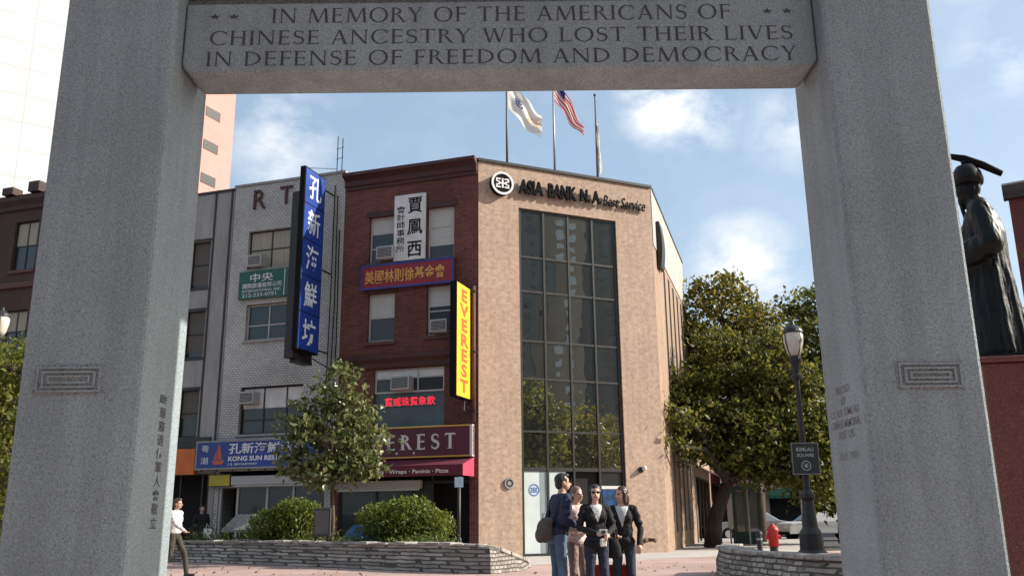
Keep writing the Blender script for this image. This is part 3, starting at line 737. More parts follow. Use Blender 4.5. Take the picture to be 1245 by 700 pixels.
# awning
t = thing('awning', 'maroon fabric awning with white menu lettering over the shop beside the bank', 'awning', ROW.at(-2.8, 0, 2.4), ROW.rot)
mb = MB(); A_ = 1.0
mb.add([(-2.72, -.02, .62), (2.66, -.02, .62), (2.66, -A_, .36), (-2.72, -A_, .36), (2.66, -A_, .03), (-2.72, -A_, .03)], [(0, 1, 2, 3), (3, 2, 4, 5)])
mb.build('canopy', M_awning, t, recalc=False)
for x in (2.665, -2.725):
    mb = MB(); mb.add([(x, -.02, .62), (x, -A_, .36), (x, -A_, .03), (x, -.02, .03)], [(0, 1, 2, 3)]); mb.build('end_panel', M_awning_red_lit, t, recalc=False)
mb = MB(); mb.tube([(-2.7, -A_ + .02, .05), (2.65, -A_ + .02, .05)], .015); mb.tube([(-2.7, -.03, .05), (-2.7, -A_ + .02, .05)], .015); mb.tube([(2.64, -.03, .05), (2.64, -A_ + .02, .05)], .015); mb.build('frame', M_steel, t)
S(t, 'Pancakes · Espresso · Gyros · Wraps · Paninis · Pizza', M_cream, box=(-2.4, 2.2, 0.085, 0.24), y=-A_ - .004, bold=0.02)
t = thing('security_shutter', 'rolled up grey shutter box under the maroon awning', 'shutter', ROW.at(-3.4, 0, 2.1), ROW.rot)
mb = MB(); mb.box(-1.5, 1.5, -.18, 0.03, 0, .26); mb.build('housing', M_shutter, t, bevel=.02)
mb = MB(); mb.box(-1.45, 1.45, -.12, -.08, -.06, -.003); mb.build('bottom_rail', M_steel, t)
# yellow blade sign
def blade(name, label, u, o0, o1, z0, z1, th):
    t = thing(name, label, 'sign', ROW.at(u, 0, z0), ROW.rot)
    return t
t = blade('blade_sign', 'yellow projecting sign with red stacked letters EVEREST beside the bank', -.24, .05, 1.05, 4.78, 8.4, .2)
mb = MB(); mb.box(-.22, 0, -1.33, -.05, 0, 3.62); mb.build('box', M_char, t, bevel=.01)
mb = MB(); mb.box(.0015, .012, -1.30, -.08, .03, 3.59); mb.build('face', M_yellow, t)
o = S(t, 'EVEREST', M_red_let, box=(-.40, .40, .16, 3.46), y=0, vertical=True, gap=.90, bold=.05); o.location = (.0145, -.69, 0); o.rotation_euler = (0, 0, math.pi / 2)
mb = MB(); mb.tube([(-.1, 0, .3), (-.1, -.05, .3)], .03); mb.tube([(-.1, 0.02, 3.3), (-.1, -.05, 3.3)], .03); mb.tube([(-.1, -.02, -.1), (-.1, -.5, -.02)], .025); mb.tube([(-.1, -.35, -.02), (-.1, -.42, -.35), (-.1, -.2, -.42), (-.1, -.02, -.3)], .02); mb.build('bracket', M_black, t)
# sunlit drainpipe on the brick building's edge
t = thing('drainpipe', 'rust red drainpipe running down the corner between brick building and bank', 'pipe', ROW.at(-.13, 0, 3.1), ROW.rot)
mb = MB(); mb.tube([(0, -.09, 1.0), (0, -.09, 5.4)], .06, 10); mb.build('pipe', M_sill, t, smooth=True)
mb = MB()
for z in (1.3, 3.2, 5.2): mb.box(-.08, .08, -.16, 0.0, z, z + .05)
mb.build('clamp', M_black, t)

# ---------------------------------------------------------------- white glazed brick building
wb = thing('glazed_brick_building', 'white glazed brick building with dark letters R and T near its roof', 'building', ROW.p, ROW.rot)
wh = [(-8.92, -6.35, 9.92, 11.37), (-8.82, -6.35, 7.30, 8.61), (-8.84, -6.35, 4.03, 5.66), (-9.45, -5.3, 0, 2.8)]
mb = MB(); wall(mb, -9.62, -5.03, 0, 13.15, wh, 0.2); shell(mb, -9.62, -5.03, 12, 13.15, 0, 1); mb.build('wall', [M_glazed, M_roof], wb)
mb = MB(); mb.box(-9.65, -5.035, -.04, .3, 13.153, 13.24); mb.build('coping', M_coping, wb)
sash_window(wb, *wh[0], mull=(.36,), rails=(.5,), blind=1, bm=M_curtain, fm=M_frame_b)
sash_window(wb, *wh[1], mull=(.36, .72), rails=(.42,), blind=0.0)
sash_window(wb, *wh[2], mull=(.36, .72), rails=(.30,), blind=0.45, bm=M_white_dull, fm=M_frame_b)
for h in wh[:3]: sill(wb, h[0], h[1], h[2], M_coping, .09)
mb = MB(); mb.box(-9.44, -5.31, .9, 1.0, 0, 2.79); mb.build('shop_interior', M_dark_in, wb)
mb = MB()
for x in (-9.44, -8.75, -7.6, -6.6, -5.4): mb.box(x, x + .08, .04, .14, 0, 2.25)
mb.box(-8.67, -5.4, .04, .13, .5, .58); mb.box(-9.44, -5.32, .04, .14, 2.25, 2.32)
sf = mb.build('shopfront', M_frame_w, wb)
mb = MB(); mb.box(-8.67, -5.4, .08, .09, .58, 2.25); mb.build('pane', M_glass, sf)
mb = MB(); mb.box(-8.67, -5.4, .05, .12, 0, .5); mb.build('stall_riser', M_coping, sf)
for ch, u0, u1, z0, z1 in (('R', -8.78, -8.28, 12.2, 12.93), ('T', -7.68, -7.16, 12.26, 12.94), ('O', -9.5, -9.0, 12.2, 12.92)):
    if ch == 'O': continue
    S(wb, ch, M_cornice, name='facade_letter', box=(u0, u1, z0, z1), y=-.04, bold=.0, extrude=.03)
ac_unit(ROW, -8.45, 9.96, 0.58, 0.42, 'air conditioner in the top window above the green sign')
ac_unit(ROW, -8.42, 5.05, 0.58, 0.42, 'brownish air conditioner in the second floor window of the white building')
mb = MB()
for i, (u, z) in enumerate(((-5.42, 12.7), (-5.3, 12.3), (-5.18, 11.0))):
    mb.tube([(u, -.05, z), (u + .05 * math.sin(i), -.05, z - 4), (u - .05, -.05, 4.2)], .02, 6)
tag(mb.build('conduit', M_char, loc=ROW.p, rotz=ROW.rot), 'dark cables running down the white glazed brick behind the blue blade sign', 'cable')
t = sign_board('company_sign', 'dark green company board with white characters between windows of the white building', ROW, -9.12, -6.4, 8.80, 9.82, .04, .12, M_green)
S(t, '中央', M_white_dull, box=(-.90, .05, .60, .92), y=-.124, bold=.01)
S(t, '國際旅運有限公司', M_white_dull, box=(-1.2, .40, .38, .56), y=-.124, bold=.015)
S(t, 'INTERNATIONAL INC.', M_white_dull, box=(-1.2, .40, .235, .33), y=-.124, bold=.01)
S(t, '212-233-0751', M_white_dull, box=(-1.2, .2, .06, .19), y=-.124, bold=.01)
S(t, '旅', M_white_dull, box=(.75, 1.15, .35, .75), y=-.124, bold=.015)
mb = MB(); mb.box(.50, .53, -.1235, -.1205, .02, 1.0); mb.build('divider', M_white_dull, t)
t = sign_board('restaurant_sign', 'long blue restaurant fascia with white Chinese characters and red emblem', ROW, -10.22, -5.5, 2.86, 3.82, .06, .34, M_blue, frame=.05, fm=M_coping)
S(t, '孔新海鮮酒家', M_white, box=(-1.05, 1.95, .50, .86), y=-.345, bold=.014)
S(t, 'KONG SUN RESTAURANT', M_white, box=(-1.05, 1.95, .26, .42), y=-.345, bold=.035)
S(t, '1 E. BROADWAY', M_white, box=(-1.05, .1, .12, .19), y=-.345, bold=.01)
S(t, '粵潮', M_white, box=(-2.15, -1.85, .18, .82), y=-.345, vertical=True, gap=1.6)
mb = MB(); mb.add([(-1.62, -.345, .16), (-1.28, -.345, .16), (-1.20, -.345, .30), (-1.70, -.345, .30)], [(0, 1, 2, 3)])
mb.add([(-1.48, -.346, .32), (-1.30, -.346, .34), (-1.40, -.346, .78), (-1.48, -.346, .84)], [(0, 1, 2, 3)]); mb.add([(-1.51, -.3455, .32), (-1.64, -.3455, .34), (-1.51, -.3455, .7)], [(0, 1, 2)])
mb.build('emblem', mat('emblem_red', (.5, .10, .05), .5), t, recalc=False)
mb = MB()
for k in range(8): mb.tube([(-2.2 + k * .63, -.2, -.004), (-2.2 + k * .63, -.2, -.06)], .03, 6)
mb.build('lamp_fitting', M_black, t)
t = thing('security_shutter', 'rolled up pale shutter box under the blue restaurant sign', 'shutter', ROW.at(-7.25, 0, 2.33), ROW.rot)
mb = MB(); mb.box(-1.6, 1.6, -.2, .02, 0, .3); mb.build('housing', M_shutter, t, bevel=.02)
mb = MB(); mb.box(-1.55, 1.55, -.14, -.1, -.05, -.003); mb.build('bottom_rail', M_steel, t)
t = sign_board('menu_sign', 'small yellow sign under the left end of the blue restaurant sign', ROW, -9.78, -8.9, 2.30, 2.70, .05, .16, mat('sign_mustard', (.42, .33, .02), .5, .1, 3), frame=.02, fm=M_black)
# blue blade sign, five lit boxes
t = thing('blade_sign', 'tall blue projecting sign with five white Chinese characters on the white building', 'sign', ROW.at(-5.42, 0, 6.45), ROW.rot)
mb = MB(); mb.box(-.2, 0, -2.05, -.7, .0, 6.25); mb.build('box', M_char, t, bevel=.015)
mb = MB(); mb.box(-.52, -.203, -1.95, -.75, -.25, 5.4); mb.build('side_box', M_frame_b, t, bevel=.015)
mb = MB()
for k in range(5): mb.box(.0015, .014, -2.01, -.74, .05 + k * 1.235, .05 + k * 1.235 + 1.2)
mb.build('face', M_blue_lit, t)
o = S(t, '孔新海鮮坊', M_white_lit, box=(-.40, .40, .22, 6.04), y=0, vertical=True, gap=1.37, bold=.012); o.location = (.0165, -1.375, 0); o.rotation_euler = (0, 0, math.pi / 2)
mb = MB(); mb.tube([(-.1, .02, 5.9), (-.1, -.72, 5.9)], .03); mb.tube([(-.1, .02, 3.0), (-.1, -.72, 3.0)], .03); mb.tube([(-.1, .02, .2), (-.1, -.72, .2)], .03)
mb.tube([(.0, .02, 6.9), (-.1, -1.8, 6.26)], .012); mb.tube([(.05, .02, -.35), (-.12, -1.6, -.02)], .02); mb.box(-.45, -.1, -1.7, -.9, -.36, -.26); mb.build('bracket', M_black, t)
t = thing('roof_antenna', 'thin twin rod antenna on the white building roof behind the blue blade sign', 'antenna', ROW.at(-5.75, -.6, 13.0), ROW.rot)
mb = MB(); mb.tube([(0, 0, 0), (0, 0, 1.9)], .018, 6); mb.tube([(.2, 0, 0), (.2, 0, 1.8)], .018, 6)
for z in (.5, 1.0, 1.4): mb.tube([(-.05, 0, z), (.25, 0, z + .05)], .01, 5)
mb.build('rod', M_char, t)
mb = MB(); mb.box(-.15, .35, -.15, .15, .0, .18); mb.build('base', M_coping, t)

# ---------------------------------------------------------------- grey panel building
gb = thing('panel_building', 'grey panelled building with black window bays left of the white brick one', 'building', ROW.p, ROW.rot)
gh = []
for (a, b) in ((-11.37, -10.53), (-12.75, -11.85)):
    for z0, z1 in ((9.43, 11.22), (6.84, 8.58), (4.02, 5.70)): gh.append((a, b, z0, z1))
gh.append((-13.4, -9.85, 0, 2.75))
mb = MB(); wall(mb, -13.6, -9.64, 0, 13.05, gh, .2); shell(mb, -13.6, -9.64, 12, 13.05, 0, 1); mb.build('wall', [M_panel, M_roof], gb)
mb = MB(); mb.box(-13.62, -9.65, -.05, .25, 13.053, 13.14); mb.build('coping', M_trim_dk, gb)
mb = MB()
for u in (-10.44, -9.74, -11.62): mb.box(u - .035, u + .035, -.03, .02, 3.7, 13.04)
for z0, z1 in ((9.43, 11.22), (6.84, 8.58), (4.02, 5.70)):
    for a, b in ((-11.37, -10.53), (-12.75, -11.85)):
        mb.box(a - .09, b + .06, -.025, .02, z1 + .003, z1 + .08); mb.box(a - .09, b + .06, -.025, .02, z0 - .09, z0 - .003)
        mb.box(a - .09, a - .003, -.025, .02, z0 - .003, z1 + .003)
mb.build('trim', M_trim_dk, gb)
mb = MB(); mb.box(-13.55, -9.9, -.05, .02, 3.62, 4.0); mb.build('fascia', M_trim_dk, gb)
for i, h in enumerate(gh[:6]): sash_window(gb, *h, fm=M_frame_b, blind=(.95, .9, .6)[i % 3], bm=mat('brown_blind', (.10, .09, .075), .8, .1, 2, stretch=(.3, 1, 16)), rails=(.5,))
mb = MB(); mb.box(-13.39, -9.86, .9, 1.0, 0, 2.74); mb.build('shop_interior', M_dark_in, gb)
mb = MB()
for x in (-13.39, -12.2, -11.1, -10.2, -9.95): mb.box(x, x + .06, .06, .12, 0, 2.7)
mb.box(-13.39, -9.89, .062, .118, 2.701, 2.745)
mb.build('shopfront', M_frame_b, gb)
t = sign_board('shop_sign', 'plain orange fascia over a dark shopfront left of the blue restaurant sign', ROW, -13.3, -10.36, 2.72, 3.6, .05, .22, M_orange)
mb = MB(); mb.box(-13.0, -10.1, 3.0, 3.5, 13.05, 13.9); mb.box(-12.9, -12.2, 5.0, 5.8, 13.05, 14.1)
tag(mb.build('rooftop_parapet', mat('beige_stucco', (.5, .42, .33), .85, .12, 3), loc=ROW.p, rotz=ROW.rot), 'low beige rooftop wall above the grey panelled building', 'wall')

# ---------------------------------------------------------------- dark brick building, far left
db = thing('brown_brick_building', 'dark brown brick building with stepped cornice at the far left, under the white tower', 'building', ROW.at(-14), ROW.rot)
dh = []
for c in (-9.0, -7.15, -6.05, -4.2, -2.6):
    for z0, z1 in ((10.95, 13.0), (7.6, 9.3), (4.4, 6.1)): dh.append((c, c + 1.2, z0, z1))
dh = [h for h in dh if not (h[0] == -7.15)]
mb = MB(); wall(mb, -9.6, .35, 0, 14.2, dh, .22); shell(mb, -9.6, .35, 12, 14.2, 0, 1); mb.build('wall', [M_brick_dk, M_roof], db)
for h in dh:
    sash_window(db, *h, fm=M_frame_b, blind=.5, bm=M_curtain, rails=(.5,), mull=(.5,)); sill(db, h[0], h[1], h[2], M_sill, .14)
mb = MB(); mb.profile([(.2, 13.5), (-.1, 13.5), (-.12, 13.65), (-.3, 13.85), (-.3, 14.0), (.2, 14.0)], -9.62, .36)
for k in range(8):
    x = -9.5 + k * 1.35; mb.box(x, x + .55, -.2, .3, 14.2, 14.62 if k % 2 else 14.5)
mb.build('cornice', mat('brown_cornice', (.055, .034, .028), .8, .2, 5), db)
mb = MB(); mb.box(-9.5, .3, -.12, .02, 10.2, 10.42); mb.box(-9.5, .3, -.12, .02, 6.8, 7.0); mb.build('band', M_sill, db)

# ---------------------------------------------------------------- towers behind
def slab_tower(name, label, F, w, depth, h, wm, wins, wmat, vis=0.25):
    t = thing(name, label, 'tower', F.p, F.rot)
    mb = MB(); mb.box(0, w, 0, depth, 0, h); mb.build('wall', wm, t)
    mb = MB(); mb.box(-.2, w + .2, -.2, depth + .2, h + .002, h + .6); mb.build('roof', M_coping, t)
    for (u0, u1, z0, z1) in wins:
        mb = MB(); mb.box(u0, u1, -.06, .05, z0, z1); mb.build('window', wmat, t)
    return t
M_wt = brick_mat('white_tower_panels', (.70, .70, .685), (.67, .67, .655), (.54, .54, .53), 3.4, 1.9, .045, big=.08, bump=.1, offset=0.0)
FW = Frame(-46.0, 44.0, 55.0)
slab_tower('white_tower', 'tall blank white tower block catching full sun at the far left edge', FW, 21.5, 14, 62, M_wt, [(u, u + 1.3, z, z + 1.6) for u in (1.0,) for z in (20, 26, 32, 38)], M_glass)
M_pk = brick_mat('pink_tower_brick', (.60, .29, .25), (.57, .27, .235), (.52, .27, .24), 1.2, .3, .02, big=.08, bump=.05)
FP = Frame(-48.0, 85.0, 24.0)
PW = 27.0
pw = []
for k in range(12):
    z = 30 + k * 4.55 - 1.2
    pw.append((PW - 5.2, PW - 2.6, z, z + 1.3)); pw.append((PW - 11.5, PW - 9.0, z, z + 1.3))
slab_tower('pink_tower', 'pink brick tower with small dark windows behind the left pillar', FP, PW, 16, 84, M_pk, pw, M_frame_b)

# ---------------------------------------------------------------- bank
bank = thing('bank_building', 'pinkish stone bank with a tall dark grid of glass between its corner edges', 'building', BANK.p, BANK.rot)
HB = 12.90
CU = [1.475, 2.43, 3.385, 4.34, 5.295]
RZ = [11.43, 9.72, 8.52, 6.83, 5.58, 3.87, 2.67, 0.02]
mb = MB(); wall(mb, 0.0, 6.82, 0, HB, [(CU[0], CU[-1], 0, RZ[0])], .3)
mb.build('front_wall', M_stone, bank)
# side wall in its own frame
slits = [(a, a + .6, .6, 10.55) for a in (2.75, 4.25, 5.75, 7.25, 8.75)]
ang = SIDE.rot - BANK.rot
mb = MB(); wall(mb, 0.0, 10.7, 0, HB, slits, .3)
sw = mb.build('side_wall', [M_stone_dimmed], bank, loc=(6.82, 0, 0), rotz=ang)
for s_ in slits:
    mb = MB(); mb.box(s_[0] + .002, s_[1] - .002, .03, .1, s_[2], s_[3]); mb.build('slit_window', M_frame_b, sw)
c_ = (6.82 + 10.7 * math.cos(ang), 10.7 * math.sin(ang))
dvec = Vector((.309, .951, 0)); da = -BANK.rot
d_ = (12 * (dvec.x * math.cos(da) - dvec.y * math.sin(da)), 12 * (dvec.x * math.sin(da) + dvec.y * math.cos(da)))
mb = MB()
mb.quad((c_[0], c_[1], 0), (d_[0], d_[1], 0), (d_[0], d_[1], HB), (c_[0], c_[1], HB)); mb.quad((d_[0], d_[1], 0), (0.002, 0.004, 0), (0.002, 0.004, HB), (d_[0], d_[1], HB))
mb.build('rear_wall', M_stone, bank)
mb = MB(); mb.add([(0, 0.004, HB - .25), (6.82, 0.004, HB - .25), (c_[0] - .01, c_[1], HB - .25), (d_[0], d_[1], HB - .25)], [(0, 1, 2, 3)]); mb.build('roof', M_roof, bank, recalc=False)
mb = MB(); mb.box(-.03, 6.86, -.06, .25, HB + .003, HB + .10); mb.build('coping', M_trim_dk, bank)
mb = MB(); mb.box(.02, 10.69, -.03, -.002, 10.75, HB - .002); mb.build('stone_band', M_stone_side, sw)
mb = MB(); mb.box(.28, 10.75, -.06, .25, HB + .003, HB + .095); mb.build('coping', M_trim_dk, sw)
# glazing grid
mb = MB(); y0, y1 = .05, .16
for k, u in enumerate(CU):
    w = .035 if 0 < k < 4 else .05
    uu = u + (.05 if k == 0 else -.05 if k == 4 else 0)
    mb.box(uu - w, uu + w, y0, y1, .0, RZ[0] - .003)
for k, z in enumerate(RZ[:-1]):
    zz = z - .05 if k == 0 else z
    for a, b in zip(CU, CU[1:]):
        mb.box(a + (.10 if a == CU[0] else .036), b - (.10 if b == CU[-1] else .036), y0 + .01, y1 - .01, zz - (.06 if k == 6 else .032), zz + (.06 if k == 6 else .032))
mb.box(CU[0], CU[-1], y0 + .004, y1, 0, .08)
gw = mb.build('window_grid', M_frame_b, bank)
mb = MB()
for a, b in zip(CU, CU[1:]):
    for z1, z0 in zip(RZ[:-2], RZ[1:-1]):
        # each pane sits a hair out of true, as real glazing does
        rnd = random.Random(int(a * 100 + z0 * 37)); e1, e2 = rnd.uniform(-.004, .004), rnd.uniform(-.004, .004)
        mb.quad((a, .10 + e1, z0), (b, .10 - e1, z0), (b, .10 - e1 + e2, z1), (a, .10 + e1 + e2, z1))
mb.build('pane', M_bank_glass, gw, recalc=False)
M_doorfilm = mat('frosted_door_film', (.60, .66, .66), .3, .05, 2, big=.1)
mb = MB(); mb.box(CU[0] + .1, CU[1] - .036, .09, .11, .08, 2.60); dr = mb.build('door', M_doorfilm, bank)
M_lb = mat('logo_blue', (.03, .16, .42), .4)
mb = MB(); cx_, cz_ = 1.93, 2.02; mb.disc_y((cx_, cz_), .19, .084, .0885, 24, r_in=.155)
for sx in (-1, 1):
    for (a, b, c, d) in ((.04, .11, .05, .075), (.04, .11, -.075, -.05), (.085, .11, .02, .049), (.085, .11, -.049, -.02), (.06, .084, -.035, .035)): mb.box(cx_ + sx * a, cx_ + sx * b, .0835, .0885, cz_ + c, cz_ + d)
mb.box(cx_ - .014, cx_ + .014, .0835, .0885, cz_ - .085, cz_ + .085); mb.box(cx_ - .05, cx_ + .05, .083, .0883, cz_ - .014, cz_ + .014)
mb.build('emblem', M_lb, dr)
mb = MB(); mb.tube([(2.30, .05, .85), (2.30, .05, 1.35)], .015); mb.build('handle', M_steel, dr)
mb = MB(); mb.box(CU[1] - .29, CU[1] - .037, .085, .0895, .08, 2.6); mb.build('edge_band', mat('door_grey', (.26, .31, .32), .3, .08, 2), dr)
mb = MB(); mb.box(CU[1] + .036, CU[2] - .3, .09, .11, .08, 2.6); mb.build('door', M_doorfilm, bank)
mb = MB(); mb.box(CU[2] - .3, CU[3] - .036, .2, .21, .08, 2.6); mb.build('doorway', M_dark_in, bank)
mb = MB(); mb.box(CU[3] + .036, CU[4] - .1, .10, .11, .08, 2.6); eg = mb.build('entrance_glass', M_glass, bank)
mb = MB(); mb.box(CU[3] + .06, CU[4] - .12, .085, .098, 2.06, 2.16); mb.build('notice', M_white_dull, eg)
mb = MB(); mb.box(CU[3] + .09, CU[4] - .15, .086, .097, 1.35, 2.04); mb.build('poster', mat('poster_blue', (.012, .055, .15), .35, .9, 3), eg)
mb = MB(); mb.box(CU[3] + .12, CU[4] - .25, .0855, .0975, 1.05, 1.22); mb.build('notice', M_frame_w, eg)
# letters and emblem
LB = lambda body, u0, u1, z0, z1, **k: text_mesh(body, M_char, parent=t, box=(u0, u1, z0, z1), **k)
t = thing('bank_lettering', 'raised black letters ASIA BANK N.A. Best Service across the top of the bank', 'sign', BANK.at(0, 0, 11.9), BANK.rot)
LB('ASIA', 1.45, 2.36, .02, .52, y=-.12, bold=.034, extrude=.05)
LB('BANK', 2.56, 3.66, .02, .52, y=-.12, bold=.034, extrude=.05)
LB('N. A.', 3.83, 4.66, .04, .50, y=-.12, bold=.034, extrude=.05)
LB('Best Service', 4.76, 6.52, .02, .42, y=-.08, bold=.0, extrude=.025, shear=.3)
t = thing('bank_emblem', 'round white and black emblem left of the bank lettering', 'emblem', BANK.at(.80, 0, 12.14), BANK.rot)
mb = MB(); mb.disc_y((0, 0), .40, -.20, -.002, 32); mb.build('drum', M_char, t)
mb = MB(); mb.disc_y((0, 0), .41, -.225, -.201, 32, r_in=.335); mb.build('ring', M_white, t)
mb = MB(); y = -.222
def bar(a, b, c, d): mb.box(a, b, y, -.202, c, d)
bar(-.03, .03, -.17, .17); bar(-.11, -.031, -.028, .028); bar(.031, .11, -.028, .028)
for sx in (-1, 1):
    bar(sx * .07, sx * .24, .12, .17); bar(sx * .07, sx * .24, -.17, -.12); bar(sx * .19, sx * .24, .04, .119); bar(sx * .19, sx * .24, -.119, -.04)
    bar(sx * .15, sx * .189, .03, .07); bar(sx * .15, sx * .189, -.07, -.03)
    bar(sx * .11, sx * .149, -.07, .07)
mb.build('character', M_white, t)
t = thing('wall_plaque', 'round grey medallion low on the bank wall left of the glass', 'plaque', BANK.at(1.02, 0, 2.22), BANK.rot)
mb = MB(); mb.disc_y((0, 0), .17, -.04, -.002, 28); mb.build('disc', mat('dark_bronze', (.08, .075, .07), .5, .2, 10, metal=.4), t)
mb = MB(); mb.disc_y((0, 0), .165, -.055, -.041, 28, r_in=.125); mb.disc_y((0, 0), .06, -.052, -.041, 16); mb.build('relief', M_coping, t)
t = thing('wall_light', 'small round wall light on the bank right of the glass', 'light', BANK.at(5.92, 0, 2.72), BANK.rot)
mb = MB(); mb.disc_y((-.05, -.03), .10, -.05, -.002, 16); mb.build('base', M_frame_b, t)
bm_ = bmesh.new(); bmesh.ops.create_uvsphere(bm_, u_segments=14, v_segments=10, radius=.085); me_ = bpy.data.meshes.new('globe'); bm_.to_mesh(me_); bm_.free(); me_.materials.append(M_cream)
o = bpy.data.objects.new('globe', me_); COL.objects.link(o); o.parent = t; o.location = (.03, -.12, .02)
t = thing('standpipe', 'twin headed fire standpipe low on the bank wall', 'standpipe', BANK.at(5.95, 0, .42), BANK.rot)
mb = MB(); mb.tube([(0, 0, 0), (0, -.12, 0)], .07, 12); mb.build('pipe', M_sill, t, smooth=True)
for sx in (-1, 1):
    mb = MB(); mb.tube([(sx * .03, -.12, 0), (sx * .17, -.2, 0), (sx * .19, -.28, -.02)], [.06, .055, .075], 12); mb.build('outlet', M_sill, t, smooth=True)
t = thing('projecting_sign', 'dark curved sign box fixed high on the bright side wall of the bank', 'sign', SIDE.at(.9, 0, 10.15), SIDE.rot)
mb = MB(); n = 14
pts = [(-.16 - .08 * math.sin(math.pi * k / n), 1.75 * k / n) for k in range(n + 1)]
mb.profile([(-.04, 1.75), (-.04, 0.0)] + pts, 0, .9); mb.build('box', M_frame_b, t)
mb = MB(); mb.box(.05, .85, -.039, 0.0, .5, .6); mb.box(.05, .85, -.039, .0, 1.2, 1.3); mb.build('bracket', M_black, t)

# flags on the bank roof
def flagpole(label, u, h, m):
    t = thing('flagpole', label, 'flagpole', BANK.at(u, -.35, HB - .25), BANK.rot, 'flagpoles on the bank roof')
    mb = MB(); mb.tube([(0, 0, 0), (0, 0, h * .5), (0, 0, h)], [.045, .04, .025], 10); mb.build('pole', m, t, smooth=True)
    mb = MB(); mb.lathe([(.12, 0), (.12, .05), (.07, .1), (.05, .35)], 12); mb.build('base', M_black, t)
    bm_ = bmesh.new(); bmesh.ops.create_uvsphere(bm_, u_segments=10, v_segments=8, radius=.06); me_ = bpy.data.meshes.new('finial'); bm_.to_mesh(me_); bm_.free(); me_.materials.append(m)
    o = bpy.data.objects.new('finial', me_); COL.objects.link(o); o.parent = t; o.location = (0, 0, h + .04)
    mb = MB(); mb.tube([(.05, 0, .4), (.06, 0, h * .5), (.04, 0, h - .05)], .006, 5); mb.build('halyard', M_white_dull, t)
    return t
M_pole = mat('flagpole_metal', (.30, .30, .31), .4, .1, 8, metal=.5)
M_pole_d = mat('flagpole_dark', (.10, .10, .11), .5, .1, 8)
flagpole('flagpole with the drooping white seal flag, left of the three on the bank', 1.22, 3.75, M_pole_d)
flagpole('middle flagpole on the bank roof carrying the striped national flag', 3.08, 4.1, M_pole)
flagpole('rightmost flagpole on the bank roof, its flag hanging limp against it', 4.83, 3.75, M_pole_d)
def flag(name, label, u, z, corners, mats_, mfun, ripple=.06, nu=36, nv=26):
    """cloth hung from the pole; corners (hoist top, hoist bottom, fly bottom, fly top) in local (x, z)"""
    mb = MB(); A, B, C_, D = corners
    for i in range(nu + 1):
        for j in range(nv + 1):
            s_, q = i / nu, j / nv
            x = (A[0] * (1 - q) + B[0] * q) * (1 - s_) + (D[0] * (1 - q) + C_[0] * q) * s_
            z_ = (A[1] * (1 - q) + B[1] * q) * (1 - s_) + (D[1] * (1 - q) + C_[1] * q) * s_
            sag = -.12 * math.sin(math.pi * s_) * (1 - .3 * q)
            y = ripple * (math.sin(s_ * 9 + q * 2.5) + .6 * math.sin(q * 11 - s_ * 4)) * min(1, s_ * 3)
            mb.v.append((x, y, z_ + sag + .03 * math.sin(s_ * 13 + q * 3) * s_))
    for i in range(nu):
        for j in range(nv):
            a = i * (nv + 1) + j; mb.f.append((a, a + nv + 1, a + nv + 2, a + 1)); mb.m.append(mfun((i + .5) / nu, (j + .5) / nv))
    o = mb.build(name, mats_, loc=BANK.at(u, -.35, z), rotz=BANK.rot, smooth=True, recalc=False)
    return tag(o, label, 'flag')
def cloth(nm, c):
    m = mat(nm, c, .8, .06, 4)
    n, l = m.node_tree.nodes, m.node_tree.links; p = n["Principled BSDF"]
    tr = n.new("ShaderNodeBsdfTranslucent"); tr.inputs[0].default_value = tuple(c) + (1,); mx = n.new("ShaderNodeMixShader"); mx.inputs[0].default_value = .4
    l.new(p.outputs[0], mx.inputs[1]); l.new(tr.outputs[0], mx.inputs[2]); l.new(mx.outputs[0], n["Material Output"].inputs["Surface"]); return m
cw, cb_, cr, cn, co_ = cloth('cloth_white', (.78, .77, .72)), cloth('cloth_seal_blue', (.06, .09, .2)), cloth('cloth_red', (.6, .05, .07)), cloth('cloth_navy', (.02, .03, .12)), cloth('cloth_orange', (.72, .42, .22))
def f1(s_, q):
    r = math.hypot((s_ - .32) * 1.5, q - .45)
    if r < .17 and not .10 < r < .125: return 1
    if s_ > .58 and .3 < q < .72 and (int(s_ * 30) + int(q * 9)) % 2: return 2
    return 0
flag('white_flag', 'white flag with a round dark seal drooping from the left flagpole', 1.26, 16.25, [(0, .25), (0, -1.0), (1.28, -1.95), (1.36, -1.05)], [cw, cb_, co_], f1, .07)
def f2(s_, q):
    if s_ < .36 and q < .5:
        return 1 if True else 0
    return 2 if int(q * 13) % 2 == 0 else 0
flag('striped_flag', 'red and white striped flag with dark blue canton on the middle flagpole', 3.12, 16.55, [(0, .55), (0, -.65), (1.15, -1.85), (1.22, -1.45)], [cw, cn, cr], f2, .07)
flag('limp_flag', 'narrow pale flag hanging folded against the right flagpole', 4.87, 15.4, [(0, .1), (0, -1.9), (.13, -2.1), (.05, -.2)], [cw, cb_, cr], lambda s_, q: 0, .05, 12, 20)
# ---------------------------------------------------------------- vegetation
rng = np.random.default_rng(11)
L_small = leaf_mat('leaf_young_tree', [(.045, .068, .016), (.09, .115, .032), (.14, .16, .055), (.23, .235, .11)], .28, .3)
L_dark = leaf_mat('leaf_dark_tree', [(.028, .042, .008), (.062, .08, .014), (.12, .132, .021), (.20, .19, .035)], .45)
L_yel = leaf_mat('leaf_tall_tree', [(.05, .06, .010), (.095, .10, .014), (.15, .135, .018), (.22, .18, .028)], .45)
L_bush = leaf_mat('leaf_shrub', [(.045, .075, .010), (.10, .135, .018), (.16, .185, .028)], .4, .45)
L_lime = leaf_mat('leaf_street_tree', [(.06, .09, .012), (.11, .13, .02), (.16, .16, .025)], .4)
L_grass = leaf_mat('leaf_ground_cover', [(.06, .10, .015), (.10, .14, .025), (.14, .16, .04)], .35)

